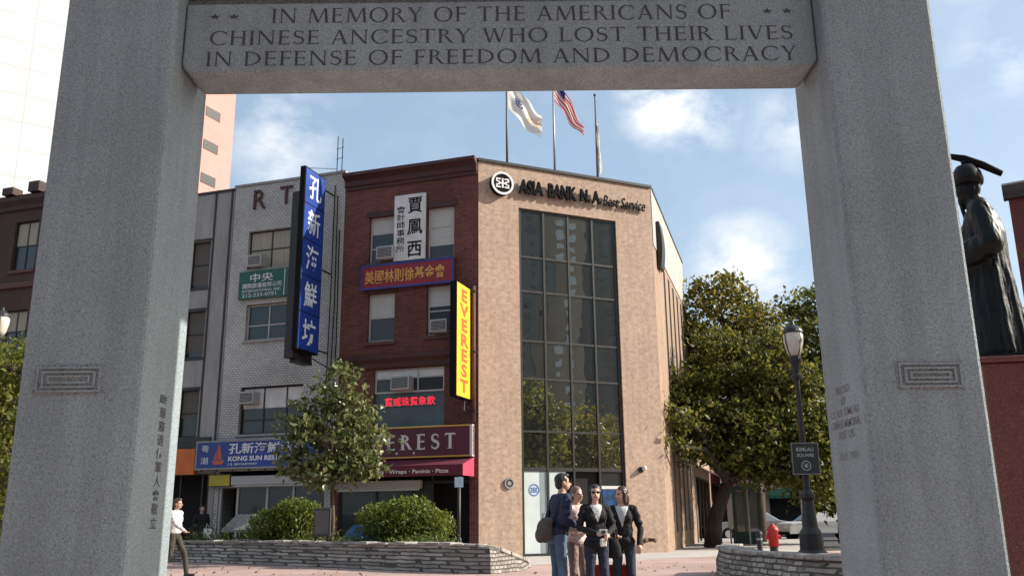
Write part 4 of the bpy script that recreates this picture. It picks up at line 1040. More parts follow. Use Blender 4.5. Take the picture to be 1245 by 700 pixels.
def leaf_mesh(name, m, cen, size, parent=None, droop=.3, aspect=.55, rg=None):
    """one small folded leaf (two triangles pairs) per centre point"""
    rg = rg or rng
    cen = np.asarray(cen, float); n = len(cen)
    d = rg.normal(size=(n, 3)); d[:, 2] -= droop; d /= np.linalg.norm(d, axis=1, keepdims=True)
    a = rg.normal(size=(n, 3)); b = np.cross(d, a); b /= np.linalg.norm(b, axis=1, keepdims=True)
    nrm = np.cross(d, b)
    s = size * rg.uniform(.45, 1.5, size=(n, 1))
    p0 = cen - d * s * .5; p2 = cen + d * s * .5
    p1 = cen + b * s * aspect * .5 + nrm * s * .12 - d * s * .05; p3 = cen - b * s * aspect * .5 + nrm * s * .12 - d * s * .05
    co = np.stack([p0, p1, p2, p3], 1).reshape(-1, 3)
    base = np.arange(n) * 4
    fa = np.stack([base, base + 1, base + 2, base, base + 2, base + 3], 1).reshape(-1)
    me = bpy.data.meshes.new(name)
    me.vertices.add(len(co)); me.vertices.foreach_set("co", co.ravel())
    me.loops.add(len(fa)); me.loops.foreach_set("vertex_index", fa.astype(np.int32))
    nf = len(fa) // 3
    me.polygons.add(nf); me.polygons.foreach_set("loop_start", np.arange(nf, dtype=np.int32) * 3)
    me.materials.append(m); me.update(calc_edges=True); me.validate()
    o = bpy.data.objects.new(name, me); COL.objects.link(o)
    if parent is not None: o.parent = parent
    return o

def tree(name, label, loc, trunk, lobes, n_clump, per, leaf, lm, bark, seed=1, spread=.32, cat='tree', hollow=.55, group=None, wood=1.0):
    """trunk: [(x,y,z,r)...]; lobes: [(x,y,z,rx,ry,rz)...] crown volumes; leaves hang in clumps at twig ends"""
    rg = np.random.default_rng(seed); t = thing(name, label, cat, loc, 0, group)
    mb = MB(); mb.tube([p[:3] for p in trunk], [p[3] for p in trunk], 10)
    top = Vector(trunk[-1][:3]); mid = Vector(trunk[-2][:3])
    vol = np.array([l[3] * l[4] * l[5] for l in lobes]) ** .75; vol /= vol.sum()
    cl = []
    for k in rg.choice(len(lobes), n_clump, p=vol):
        l = lobes[k]; v = rg.normal(size=3); v /= np.linalg.norm(v)
        r = rg.uniform(hollow ** 3, 1.12) ** (1 / 3.0)
        cl.append((l[0] + v[0] * l[3] * r, l[1] + v[1] * l[4] * r, l[2] + v[2] * l[5] * r))
    # limbs: trunk to lobe centres, then twigs to clumps
    for l in lobes:
        st = top.lerp(mid, rg.uniform(0, .7)); c = Vector(l[:3]); r0 = trunk[-1][3]
        m1 = st.lerp(c, .5) + Vector((rg.normal() * .1, rg.normal() * .1, .12 * (c - st).length))
        mb.tube([st, m1, c], [r0 * .75, r0 * .45, r0 * .2], 7)
    for i in range(0, n_clump, 2):
        c = Vector(cl[i]); l = min(lobes, key=lambda q: (Vector(q[:3]) - c).length); s_ = Vector(l[:3])
        mb.tube([s_, s_.lerp(c, .5) + Vector(rg.normal(size=3) * .08), c], [trunk[-1][3] * .18, trunk[-1][3] * .1, .006], 4, cap=False)
    mb.build('trunk', bark, t, smooth=True)
    pts = []
    for c in cl:
        k = int(per * rg.uniform(.4, 1.5)); sp = spread * rg.uniform(.55, 1.3)
        q = rg.normal(size=(k, 3)) * np.array([sp, sp, sp * .62]); pts.append(np.array(c) + q)
    leaf_mesh('crown', lm, np.concatenate(pts), leaf, t, rg=rg)
    return t

def shrub(label, loc, lobes, n, leaf, lm, seed, name='shrub'):
    rg = np.random.default_rng(seed); t = thing(name, label, 'shrub', loc)
    pts = []
    w = np.array([l[3] * l[4] * l[5] for l in lobes]); w /= w.sum()
    for k in rg.choice(len(lobes), n, p=w):
        l = lobes[k]; v = rg.normal(size=3); v /= np.linalg.norm(v)
        r = min(1.12, rg.uniform(.25, 1.0) ** .4 * (1 + rg.normal() * .085)); pts.append((l[0] + v[0] * l[3] * r, l[1] + v[1] * l[4] * r, max(.02, l[2] + v[2] * l[5] * r)))
    leaf_mesh('foliage', lm, pts, leaf, t, droop=-.4, rg=rg)
    mb = MB()
    for k in range(14):
        l = lobes[k % len(lobes)]; a = rg.uniform(0, 6.28); rr = rg.uniform(.2, .8)
        mb.tube([(l[0] * .4 + .1 * math.cos(a), .1 * math.sin(a), 0), (l[0] * .8, l[1] * .5, l[2] * .5), (l[0] + l[3] * rr * math.cos(a), l[1] + l[4] * rr * math.sin(a), l[2] + l[5] * .4)], [.03, .02, .008], 5)
    mb.build('stem', M_bark_dk, t)
    return t

# ---------------------------------------------------------------- left planter: dry-stone wall, soil and plants
def ramp_wall(name, label, base, hs, thick, m, cap_m):
    """stone wall along a footprint polyline with a height at every corner, slightly battered, with rough capstones"""
    t = thing(name, label, 'wall', (base[0][0], base[0][1], 0))
    o = Vector((base[0][0], base[0][1], 0))
    rg = random.Random(5)
    # resample
    P = []
    for (a, b), (h0, h1) in zip(zip(base, base[1:]), zip(hs, hs[1:])):
        n = max(2, int((Vector(b) - Vector(a)).length / .32))
        for i in range(n): q = i / n; P.append((a[0] + (b[0] - a[0]) * q, a[1] + (b[1] - a[1]) * q, h0 + (h1 - h0) * q))
    P.append((base[-1][0], base[-1][1], hs[-1]))
    mb = MB(); n = len(P); rows = []
    for i, (x, y, h) in enumerate(P):
        a = Vector(P[max(0, i - 1)][:2]); b = Vector(P[min(n - 1, i + 1)][:2]); d = (b - a).normalized(); nn = Vector((d.y, -d.x))
        pr = []
        for j, z in enumerate((-.05, .3, .62, .92, 1.0)):
            j_ = rg.uniform(-.02, .02) + .10 * (1 - z)
            pr.append((x + nn.x * j_ - o.x, y + nn.y * j_ - o.y, z * h if j else -.05))
        pr += [(x - nn.x * thick - o.x, y - nn.y * thick - o.y, h), (x - nn.x * thick - o.x, y - nn.y * thick - o.y, -.05)]
        rows.append(pr)
    k = len(rows[0]); vs = [p for r in rows for p in r]; fs = []
    for i in range(n - 1):
        for j in range(k): fs.append((i * k + j, (i + 1) * k + j, (i + 1) * k + (j + 1) % k, i * k + (j + 1) % k))
    fs += [tuple(range(k)), tuple(range((n - 1) * k, n * k))]
    mb.add(vs, fs); mb.build('wall_face', m, t)
    mb = MB(); i = 0
    while i < n - 1:
        st = rg.choice((1, 1, 2)); j = min(n - 1, i + st)
        a, b = Vector(P[i][:2]), Vector(P[j][:2]); d = (b - a).normalized(); nn = Vector((d.y, -d.x)); g = .012
        out, th = .03 + rg.uniform(-.02, .03), .07 + rg.uniform(-.02, .02)
        c = [a + d * g + nn * out, b - d * g + nn * out, b - d * g - nn * (thick * rg.uniform(.8, 1.05)), a + d * g - nn * (thick * rg.uniform(.8, 1.05))]
        hz = [P[i][2], P[j][2], P[j][2], P[i][2]]
        mb.add([(q.x - o.x, q.y - o.y, h + .003) for q, h in zip(c, hz)] + [(q.x - o.x, q.y - o.y, h + th + rg.uniform(-.012, .012)) for q, h in zip(c, hz)],
               [(3, 2, 1, 0), (4, 5, 6, 7), (0, 1, 5, 4), (1, 2, 6, 5), (2, 3, 7, 6), (3, 0, 4, 7)])
        i = j
    mb.build('capstone', cap_m, t, bevel=.015)
    return t
LB_ = [(-15.5, 29.6), (-9.88, 27.6), (-7.81, 26.2), (-4.93, 23.9), (-2.02, 21.4), (-.55, 20.35), (.12, 21.4), (.35, 23.0)]
LH_ = [.52, .55, .56, .57, .57, .56, .26, .08]
ramp_wall('planter_wall', 'low rubble stone planter wall whose right end slopes down to the paving before the bank', LB_, LH_, .42, M_rubble, M_capst)
soil = [(-15.2, 29.95), (-9.7, 28.0), (-7.6, 26.6), (-4.7, 24.25), (-1.8, 21.75), (-.75, 20.95), (-.55, 21.5), (-1.6, 24.0), (-4.6, 26.2), (-9.2, 28.7), (-14.8, 31.0)]
tag(sheet('planter_soil', soil, .50, M_soil, .48), kind='structure')

tree('young_tree', 'slender young street tree with speckled pale leaves in the left planter', (-4.95, 24.9, .5),
     [(0, 0, 0, .075), (.02, 0, .7, .062), (-.03, .02, 1.35, .055), (-.02, 0, 1.9, .04)],
     [(-.15, 0, 3.0, .85, .9, .85), (-.95, .1, 2.45, .65, .8, .75), (.7, .1, 2.85, .7, .8, .8), (.15, 0, 4.3, .45, .5, .75), (.75, -.1, 2.1, .45, .6, .4), (-.4, -.2, 2.0, .8, .7, .45), (.35, .1, 3.6, .7, .7, .6), (-.95, 0, 3.4, .5, .6, .6), (-.55, 0, 3.9, .4, .4, .5), (.25, 0, 2.0, .6, .6, .4)],
     270, 22, .17, L_small, M_bark, 3, .17)
shrub('rounded dense green shrub to the right of the young tree trunk', (-2.9, 23.75, .5), [(0, 0, .62, .95, .75, .52), (.75, 0, .52, .62, .6, .42), (-.62, .1, .62, .62, .65, .48), (.2, 0, .85, .7, .6, .42)], 9000, .085, L_bush, 21)
shrub('green shrub to the left of the young tree trunk, beside the sloped marker', (-6.3, 26.3, .5), [(0, 0, .65, .9, .7, .52), (-.75, .1, .52, .6, .6, .45), (.62, .1, .58, .5, .6, .45), (.1, 0, .95, .65, .6, .36)], 8000, .09, L_bush, 22)
pts = []
rg = np.random.default_rng(5)
for k in range(5200):
    i = rg.integers(0, 5); a, b = [(-10, 28.3), (-7.6, 26.9), (-5.6, 25.3), (-3.6, 23.7), (-2.6, 23.0)][i], [(-7.6, 26.9), (-5.6, 25.3), (-3.6, 23.7), (-2.6, 23.0), (-1.5, 22.2)][i]
    q = rg.uniform(); h = .30 if i in (0, 1) else .18
    pts.append((a[0] + (b[0] - a[0]) * q + rg.normal() * .12, a[1] + (b[1] - a[1]) * q + rg.normal() * .22, .5 + abs(rg.normal()) * h * (.5 + .5 * math.sin(a[0] * 9 + q * 11) ** 2)))
tag(leaf_mesh('ground_cover', L_grass, pts, .10, droop=-.8, aspect=.3), 'low bright ground cover plants along the planter edge', 'plants', kind='stuff')

rg = np.random.default_rng(77)
tag(leaf_mesh('fallen_leaves', leaf_mat('leaf_fallen', [(.20, .10, .03), (.28, .17, .05), (.12, .07, .03)], .1), np.stack([rg.uniform(-9, 6, 420), rg.uniform(11, 24, 420), np.full(420, .022)], 1), .07, droop=0, rg=rg), 'scattered dry leaves lying on the pink paving', 'leaves', kind='stuff')

# sloped plaque slab and small board standing among the shrubs
t = thing('sloped_marker', 'grey sloped marker slab on two posts at the left of the planter', 'marker', (-7.95, 27.35, .5), R_(-14))
mb = MB(); mb.add([(-.68, -.3, .42), (.62, -.3, .42), (.78, .25, .86), (-.52, .25, .86), (-.68, -.3, .35), (.62, -.3, .35), (.78, .25, .79), (-.52, .25, .79)], [(0, 1, 2, 3), (7, 6, 5, 4), (0, 4, 5, 1), (1, 5, 6, 2), (2, 6, 7, 3), (3, 7, 4, 0)])
mb.build('slab', mat('slab_grey', (.20, .19, .18), .7, .15, 6), t)
for x in (-.5, .5):
    mb = MB(); mb.box(x - .05, x + .05, -.05, .05, 0, .56); mb.build('post', M_black, t)
t = thing('notice_board', 'small dark notice board in front of the young tree trunk', 'sign', (-5.12, 24.45, .5), R_(-10))
mb = MB(); mb.box(-.24, .24, -.03, .03, .25, .98); mb.build('board', mat('board_brown', (.055, .05, .047), .6, .15, 5), t, bevel=.01)
mb = MB(); mb.box(-.19, .19, -.036, -.0305, .32, .92); mb.build('panel', mat('board_grey', (.11, .105, .10), .6, .15, 8, stretch=(1, 1, 12)), t)
for x in (-.17, .17):
    mb = MB(); mb.box(x - .025, x + .025, -.02, .02, 0, .249); mb.build('leg', M_black, t)
t = thing('litter_bag', 'blue plastic sheet lying behind the rounded shrub', 'bag', (-3.9, 25.2, .5))
mb = MB(); mb.lathe([(.5, 0), (.62, .12), (.58, .34), (.42, .52), (.12, .62)], 14); o = mb.build('bag', mat('bag_blue', (.012, .10, .30), .4, .15, 5, .4, 8), t, smooth=True); o.scale = (1.25, .6, 1)
t = thing('pole_sign', 'dark post with a small pale label before the shop at the edge of the bank', 'post', (-1.55, 25.6, 0))
mb = MB(); mb.tube([(0, 0, 0), (0, 0, 2.32)], .05, 10); mb.build('pole', M_iron, t, smooth=True)
mb = MB(); mb.box(-.12, .12, -.075, -.052, 2.02, 2.30); mb.build('label', mat('pale_blue_label', (.45, .60, .70), .5, .2, 9), t)
mb = MB(); mb.lathe([(.1, 0), (.1, .06), (.06, .12), (.06, .5), (.08, .55), (.08, .62), (.055, .66)], 12); mb.build('base', M_iron, t)

# ---------------------------------------------------------------- right planter with lamp post
RB_ = [(4.6, 20.2), (4.08, 18.6), (3.86, 16.9), (4.4, 14.0), (5.7, 11.9), (7.6, 11.0)]
ramp_wall('planter_wall', 'low rubble planter wall in the shade of the trees at the right', RB_, [.5, .52, .53, .53, .53, .53], .4, M_rubble, M_capst)
sheet('planter_soil', [(5.0, 19.8), (4.55, 18.4), (4.35, 16.9), (4.8, 14.2), (5.8, 12.25), (7.6, 11.4), (9, 13), (6.4, 17.6), (5.0, 19.8)], .46, M_soil, .44)
def globe_lamp(name, label, loc, h, seed=0):
    t = thing(name, label, 'street lamp', loc)
    mb = MB(); mb.lathe([(.26, 0), (.26, .10), (.20, .16), (.19, .42), (.13, .52), (.095, .95), (.125, 1.0), (.125, 1.06), (.07, 1.14)], 14); mb.build('base', M_iron, t)
    mb = MB(); mb.lathe([(.06, 1.12), (.042, h - .85), (.09, h - .83), (.09, h - .77), (.06, h - .74), (.075, h - .58), (.11, h - .50), (.11, h - .44)], 14); mb.build('pole', M_iron, t, smooth=False)
    mb = MB(); mb.lathe([(.085, h - .44), (.13, h - .34), (.165, h - .18), (.17, h - .05), (.14, h + .0)], 18); mb.build('lamp_shade', mat('lamp_globe', (.62, .58, .50), .35, .08, 6, big=.15, bigscale=4), t, smooth=True)
    mb = MB(); mb.lathe([(.18, h - .005), (.165, h + .05), (.10, h + .11), (.05, h + .13), (.03, h + .20), (.005, h + .23)], 16); 
    for k in range(4):
        a = k * math.pi / 2 + .4
        mb.tube([(.10 * math.cos(a), .10 * math.sin(a), h - .43), (.152 * math.cos(a), .152 * math.sin(a), h - .30), (.182 * math.cos(a), .182 * math.sin(a), h - .15), (.178 * math.cos(a), .178 * math.sin(a), h)], .009, 5)
    mb.build('cap', M_iron, t)
    return t
globe_lamp('street_lamp', 'black iron lamp post with pale globe in the right planter, a park sign on it', (4.98, 15.5, .46), 3.86)
globe_lamp('street_lamp', 'pale globe lamp at the far left edge in front of the dark brick building', (-11.55, 19.6, 0), 5.7)
t = thing('park_sign', 'dark square park sign with white lettering and leaf ring on the lamp post', 'sign', (4.96, 15.38, 1.84), R_(4))
mb = MB(); mb.box(-.24, .24, -.02, .02, 0, .54); mb.build('board', mat('park_green', (.016, .024, .022), .55, .1, 5), t, bevel=.008)
mb = MB()
for a, b, c, d in ((-.235, .235, .005, .017), (-.235, .235, .523, .535), (-.235, -.225, .017, .523), (.225, .235, .017, .523)): mb.box(a, b, -.0235, -.0205, c, d)
mb.build('border', M_coping, t)
S(t, 'KIMLAU', mat('sign_text_pale', (.33, .35, .34), .6), box=(-.15, .15, .39, .455), y=-.0225, bold=.03)
S(t, 'SQUARE', MATS['sign_text_pale'], box=(-.15, .15, .29, .355), y=-.0225, bold=.03)
mb = MB(); mb.disc_y((0, .15), .085, -.0235, -.0205, 24, r_in=.07)
for k in range(6):
    a = k * math.pi / 3; mb.add([(0, -.0225, .15), (.02 * math.cos(a + .5), -.0225, .15 + .02 * math.sin(a + .5)), (.06 * math.cos(a), -.0225, .15 + .06 * math.sin(a)), (.02 * math.cos(a - .5), -.0225, .15 + .02 * math.sin(a - .5))], [(0, 1, 2, 3)])
mb.build('emblem', MATS['sign_text_pale'], t)
mb = MB(); mb.box(-.06, .06, .021, .06, .12, .17); mb.box(-.06, .06, .021, .06, .40, .45); mb.build('clamp', M_black, t)

# trees on the right
tree('street_tree', 'broad dark leafy tree leaning over the sidewalk beside the bank', (8.1, 35.0, 0),
     [(-.6, 0, 0, .36), (-.5, -.1, 1.0, .29), (-.1, -.2, 2.0, .25), (.4, -.3, 3.0, .2)],
     [(0, -.6, 4.4, 1.9, 1.5, 1.2), (-1.6, -.9, 4.9, 1.0, 1.0, .9), (-1.5, -1.2, 3.5, 1.0, .9, .6), (1.6, -.4, 4.3, 1.5, 1.5, 1.2), (.4, 0, 5.9, 1.8, 1.8, 1.3), (-1.1, -.4, 6.0, 1.0, 1.0, .8), (.2, .2, 7.5, 1.0, 1.0, .8), (-.6, .2, 6.9, .7, .7, .6), (2.6, -.5, 5.0, 1.5, 1.4, 1.4), (1.6, 0, 6.6, 1.4, 1.5, 1.1), (2.2, 0, 7.7, .9, .9, .7), (-2.5, -3.6, 4.9, .42, .4, .3), (-2.4, -3.5, 3.55, .5, .4, .25), (-2.0, -2.4, 4.4, .6, .6, .4), (2.8, -.5, 6.3, 1.3, 1.2, 1.2), (3.2, -.6, 3.6, 1.3, 1.2, .9), (.6, -.9, 3.3, 1.5, 1.1, .6), (2.2, -.8, 2.7, 1.2, .9, .5), (3.6, -.5, 2.4, 1.1, .9, .7), (2.9, -1.0, 3.1, 1.2, 1.0, .7), (4.2, -.6, 4.4, 1.1, 1.0, 1.1), (1.2, -1.0, 2.6, .8, .7, .4)],
     660, 44, .19, L_dark, M_bark_dk, 7, .25)
tree('street_tree', 'tall yellowish green tree rising behind the dark one beside the bank', (11.0, 41.5, 0),
     [(0, 0, 0, .36), (.1, 0, 2.0, .3), (-.1, 0, 4.2, .25), (-.2, 0, 6.0, .2)],
     [(-1.0, 0, 10.2, 2.0, 1.8, 1.7), (.9, 0, 9.2, 2.0, 2.0, 1.6), (-2.2, 0, 8.6, 1.7, 1.7, 1.6), (-1.2, 0, 11.7, 1.1, 1.0, .9), (-2.4, -.3, 6.6, 1.6, 1.6, 1.6), (0, 0, 7.4, 2.2, 2.0, 1.5), (2.0, 0, 7.0, 1.7, 1.7, 1.6), (-2.9, -.2, 9.9, .8, .8, .8), (.5, 0, 5.2, 2.0, 1.8, 1.2)],
     520, 34, .25, L_yel, M_bark, 9, .34)
tree('street_tree', 'mid green tree rising behind the street lamp, right of the tall yellowish one', (13.6, 38.0, 0),
     [(0, 0, 0, .3), (.1, 0, 2.0, .26), (0, 0, 4.0, .2), (0, 0, 5.4, .16)],
     [(0, 0, 8.6, 1.9, 1.8, 1.5), (-.6, 0, 10.2, .9, .9, 1.0), (.9, 0, 10.2, 1.1, 1.0, .9), (1.6, 0, 8.0, 1.5, 1.6, 1.5), (-1.6, 0, 7.2, 1.5, 1.5, 1.3), (.4, 0, 6.0, 2.0, 1.8, 1.3), (-.4, 0, 4.0, 1.8, 1.6, 1.1), (1.5, 0, 3.2, 1.5, 1.4, .9), (-1.2, 0, 2.4, 1.2, 1.1, .8), (.6, -.4, 2.0, 1.3, 1.0, .7), (1.7, -.3, 1.7, 1.0, .9, .6), (-.2, -.5, 1.6, 1.0, .8, .5)],
     620, 38, .21, leaf_mat('leaf_mid', [(.028, .042, .008), (.06, .076, .013), (.11, .12, .022), (.18, .175, .035)], .44), M_bark_dk, 13, .33)
tree('street_tree', 'bright yellow green tree at the far left edge under the globe lamp', (-11.2, 19.2, 0),
     [(0, 0, 0, .12), (.02, 0, 1.0, .1), (0, 0, 1.8, .09), (0, 0, 2.4, .07)],
     [(0, 0, 3.4, 1.1, 1.1, .9), (.45, -.1, 4.35, .75, .8, .6), (.5, 0, 2.6, .9, .9, .7), (-.6, 0, 4.0, .9, .9, .8), (.3, 0, 1.6, .7, .7, .7)],
     260, 42, .12, L_lime, M_bark, 17, .22)

tree('street_tree', 'tree standing just outside the right edge of the view, shading the right planter', (13.4, 16.2, 0),
     [(0, 0, 0, .25), (0, .1, 1.5, .2), (.1, 0, 2.6, .17), (0, 0, 3.4, .14)],
     [(0, -.4, 5.0, 2.0, 2.0, 1.4), (1.3, 1.0, 5.8, 1.6, 1.8, 1.3), (-.6, .5, 6.3, 1.5, 1.9, 1.4), (.4, 0, 7.4, 1.6, 1.8, 1.2), (0, 1.8, 5.0, 1.5, 1.5, 1.2)], 300, 40, .24, L_dark, M_bark, 51, .4)

# ---------------------------------------------------------------- statue on its pedestal
from mathutils import noise as mnoise
def remesh_figure(name, prims, mats_, parent, voxel, pick=None, smooth=2, wrinkle=0.0, wlabs=(0,), wfreq=(11, 11, 8)):
    """one continuous body: tapered limbs and ellipsoids fused by a voxel remesh, then coloured by the nearest limb"""
    mb = MB()
    for p in prims:
        if p[0] == 'c':
            _, a, b, ra, rb, lab = p; a, b = Vector(a), Vector(b); d = b - a; L = d.length or 1e-6; t = d / L
            pts, rad = [], []
            for k in range(4): q = k / 4 * math.pi / 2; pts.append(a - t * ra * math.cos(q)); rad.append(max(ra * math.sin(q), ra * .05))
            for k in range(5): q = k / 4; pts.append(a + d * q); rad.append(ra + (rb - ra) * q)
            for k in range(1, 5): q = math.pi / 2 * (1 - k / 4); pts.append(b + t * rb * math.cos(q)); rad.append(max(rb * math.sin(q), rb * .05))
            mb.tube(pts, rad, 14)
        else:
            _, c, r, lab = p[:4]; rot = Matrix.Rotation(p[4][1], 3, p[4][0]) if len(p) > 4 else Matrix.Identity(3)
            b0 = len(mb.v); U, V = 18, 12
            for j in range(V + 1):
                th = math.pi * min(max(j / V, .01), .99)
                for i in range(U):
                    ph = 2 * math.pi * i / U
                    q = rot @ Vector((r[0] * math.sin(th) * math.cos(ph), r[1] * math.sin(th) * math.sin(ph), r[2] * math.cos(th)))
                    mb.v.append((c[0] + q.x, c[1] + q.y, c[2] + q.z))
            for j in range(V):
                for i in range(U):
                    mb.f.append((b0 + j * U + i, b0 + (j + 1) * U + i, b0 + (j + 1) * U + (i + 1) % U, b0 + j * U + (i + 1) % U)); mb.m.append(0)
            mb.f.append(tuple(b0 + i for i in range(U))); mb.m.append(0); mb.f.append(tuple(b0 + V * U + i for i in reversed(range(U)))); mb.m.append(0)
    o = mb.build('body', mats_, parent, smooth=True)
    md = o.modifiers.new('r', 'REMESH'); md.mode = 'VOXEL'; md.voxel_size = voxel; md.use_smooth_shade = True
    ms = o.modifiers.new('s', 'SMOOTH'); ms.factor = .5; ms.iterations = smooth
    dg = bpy.context.evaluated_depsgraph_get(); dg.update()
    me = bpy.data.meshes.new_from_object(o.evaluated_get(dg)); o.modifiers.clear(); old = o.data; o.data = me; bpy.data.meshes.remove(old); me.name = 'body'
    me.materials.clear()
    for m in mats_: me.materials.append(m)
    n = len(me.polygons); cen = np.empty(n * 3); me.polygons.foreach_get("center", cen); cen = cen.reshape(-1, 3)
    best = np.full(n, 1e9); lab = np.zeros(n, np.int32)
    for p in prims:
        if p[0] == 'c':
            a, b = np.array(p[1], float), np.array(p[2], float); d = b - a; q = np.clip(((cen - a) @ d) / max(d @ d, 1e-12), 0, 1)
            dist = np.linalg.norm(cen - (a + q[:, None] * d), axis=1) - (p[3] + (p[4] - p[3]) * q); l = p[5]
        else:
            c, r = np.array(p[1]), np.array(p[2]); dist = (np.linalg.norm((cen - c) / r, axis=1) - 1) * min(p[2]); l = p[3]
        k = dist < best; best[k] = dist[k]; lab[k] = l
    if pick: lab = pick(cen, lab)
    if wrinkle:     # cloth folds / hair locks pressed into the surface
        soft = {v for p_, q_ in zip(me.polygons, lab) if q_ in wlabs for v in p_.vertices}; nn_ = [v.normal.copy() for v in me.vertices]
        for i in soft:
            c_ = me.vertices[i].co; q_ = Vector((c_.x * wfreq[0], c_.y * wfreq[1], c_.z * wfreq[2]))
            d_ = mnoise.noise(q_) * .6 + (.5 - abs(mnoise.noise(q_ * 1.9 + Vector((5, 3, 1))))) * .7
            me.vertices[i].co = c_ + nn_[i] * (d_ * wrinkle)
    me.polygons.foreach_set("material_index", lab.astype(np.int32)); me.polygons.foreach_set("use_smooth", [True] * n); me.update()
    return o

t = thing('pedestal', 'tall polished red granite pedestal carrying the bronze statue at the right edge', 'pedestal', (6.0, 10.3, 0), R_(-12))
mb = MB(); mb.box(-.66, .66, -.66, .66, .2, 2.80); mb.build('shaft', M_ped, t, bevel=.02)
mb = MB(); mb.box(-.85, .85, -.85, .85, -.02, .199); mb.build('plinth', M_ped, t, bevel=.02)
mb = MB(); mb.box(-.70, .70, -.70, .70, 2.801, 2.87); mb.build('top_slab', M_ped, t, bevel=.02)
# robed official facing left (local -y is forward), hat with a long plume behind
st = thing('statue', 'dark bronze statue of a robed official with plumed hat on the red granite pedestal', 'statue', (5.66, 10.28, 2.875), R_(-122))
st.scale = (.86, .86, .965)
pr = [('c', (0, 0, .12), (0, .02, 1.1), .40, .31, 0), ('c', (0, .02, 1.1), (0, .05, 1.62), .31, .29, 0), ('e', (0, .06, 1.72), (.33, .24, .30), 0), ('e', (0, .0, 1.2), (.33, .31, .45), 0),
      ('c', (-.24, .05, 1.92), (.24, .05, 1.92), .14, .14, 0), ('c', (0, .03, 1.95), (0, -.02, 2.14), .11, .10, 0), ('e', (0, -.05, 2.26), (.135, .165, .19), 0), ('c', (0, -.19, 2.25), (0, -.22, 2.22), .025, .03, 0), ('c', (0, -.15, 2.12), (0, -.15, 1.90), .05, .02, 0)]
for s in (-1, 1):   # wide sleeves bent forward at the waist
    pr += [('c', (s * .33, .07, 1.88), (s * .45, .16, 1.42), .14, .15, 0), ('c', (s * .45, .16, 1.40), (s * .20, -.26, 1.30), .15, .19, 0), ('e', (s * .22, -.24, 1.18), (.11, .17, .24), 0), ('c', (s * .14, -.36, 1.36), (s * .05, -.42, 1.37), .05, .05, 0)]
    pr += [('c', (s * .17, -.2, .05), (s * .17, -.42, .05), .09, .08, 0)]
for k in range(9):  # folds of the robe
    a = .5 + k * .62; pr.append(('c', (.40 * math.cos(a), .40 * math.sin(a) + .01, .10), (.29 * math.cos(a), .28 * math.sin(a) + .02, 1.25), .055, .03, 0))
b_ = remesh_figure('body', pr, [M_bronze], st, .018, wrinkle=.022, wfreq=(13, 13, 1.8), smooth=1); b_.name = 'body'
mb = MB(); mb.lathe([(.20, 2.30), (.215, 2.36), (.19, 2.46), (.13, 2.55), (.05, 2.58)], 20, (0, -.04, 0)); mb.lathe([(.04, 2.575), (.055, 2.62), (.02, 2.67)], 12, (0, -.04, 0)); mb.build('hat', M_bronze, st, smooth=True)
mb = MB(); mb.tube([(.0, -.24, 2.74), (.0, -.04, 2.66), (0, .18, 2.53), (0, .40, 2.37)], [.035, .05, .05, .04], 10); mb.build('plume', M_char, st, smooth=True)
mb = MB(); mb.box(-.50, .50, -.55, .45, -.003, .05); mb.build('base', M_bronze, st, bevel=.01)

# ---------------------------------------------------------------- people
SK = mat('skin', (.50, .29, .20), .55, .05, 20)
SK2 = mat('skin_pale', (.58, .37, .27), .55, .05, 20)
HAIR = mat('hair_black', (.012, .010, .009), .45, .3, 40, stretch=(1, 1, .2))
HAIR_B = mat('hair_brown', (.06, .028, .018), .45, .3, 40, stretch=(1, 1, .2))
EYE = mat('eye_dark', (.02, .015, .012), .3)
LIP = mat('lip', (.36, .13, .11), .5)
NAVY = mat('jacket_navy', (.010, .016, .045), .8, .2, 12, .3, 14)
BLK = mat('cloth_black', (.006, .006, .0075), .85, .2, 12, .3, 14)
JEAN = mat('denim', (.085, .14, .22), .85, .25, 9, .3, 22, big=.3, bigscale=4)
JEAN_D = mat('denim_dark', (.018, .026, .048), .85, .25, 9, .3, 22)
PANT_K = mat('trousers_olive', (.04, .037, .026), .85, .2, 10, .3, 20)
PANT_P = mat('trousers_taupe', (.22, .16, .15), .85, .2, 10, .3, 20)
SHIRT = mat('shirt_white', (.55, .55, .54), .8, .06, 10, .2, 16)
PINK = mat('blouse_pink', (.60, .46, .42), .8, .3, 24, .2, 16)
SHOE = mat('shoe_dark', (.02, .017, .015), .5, .2, 12)

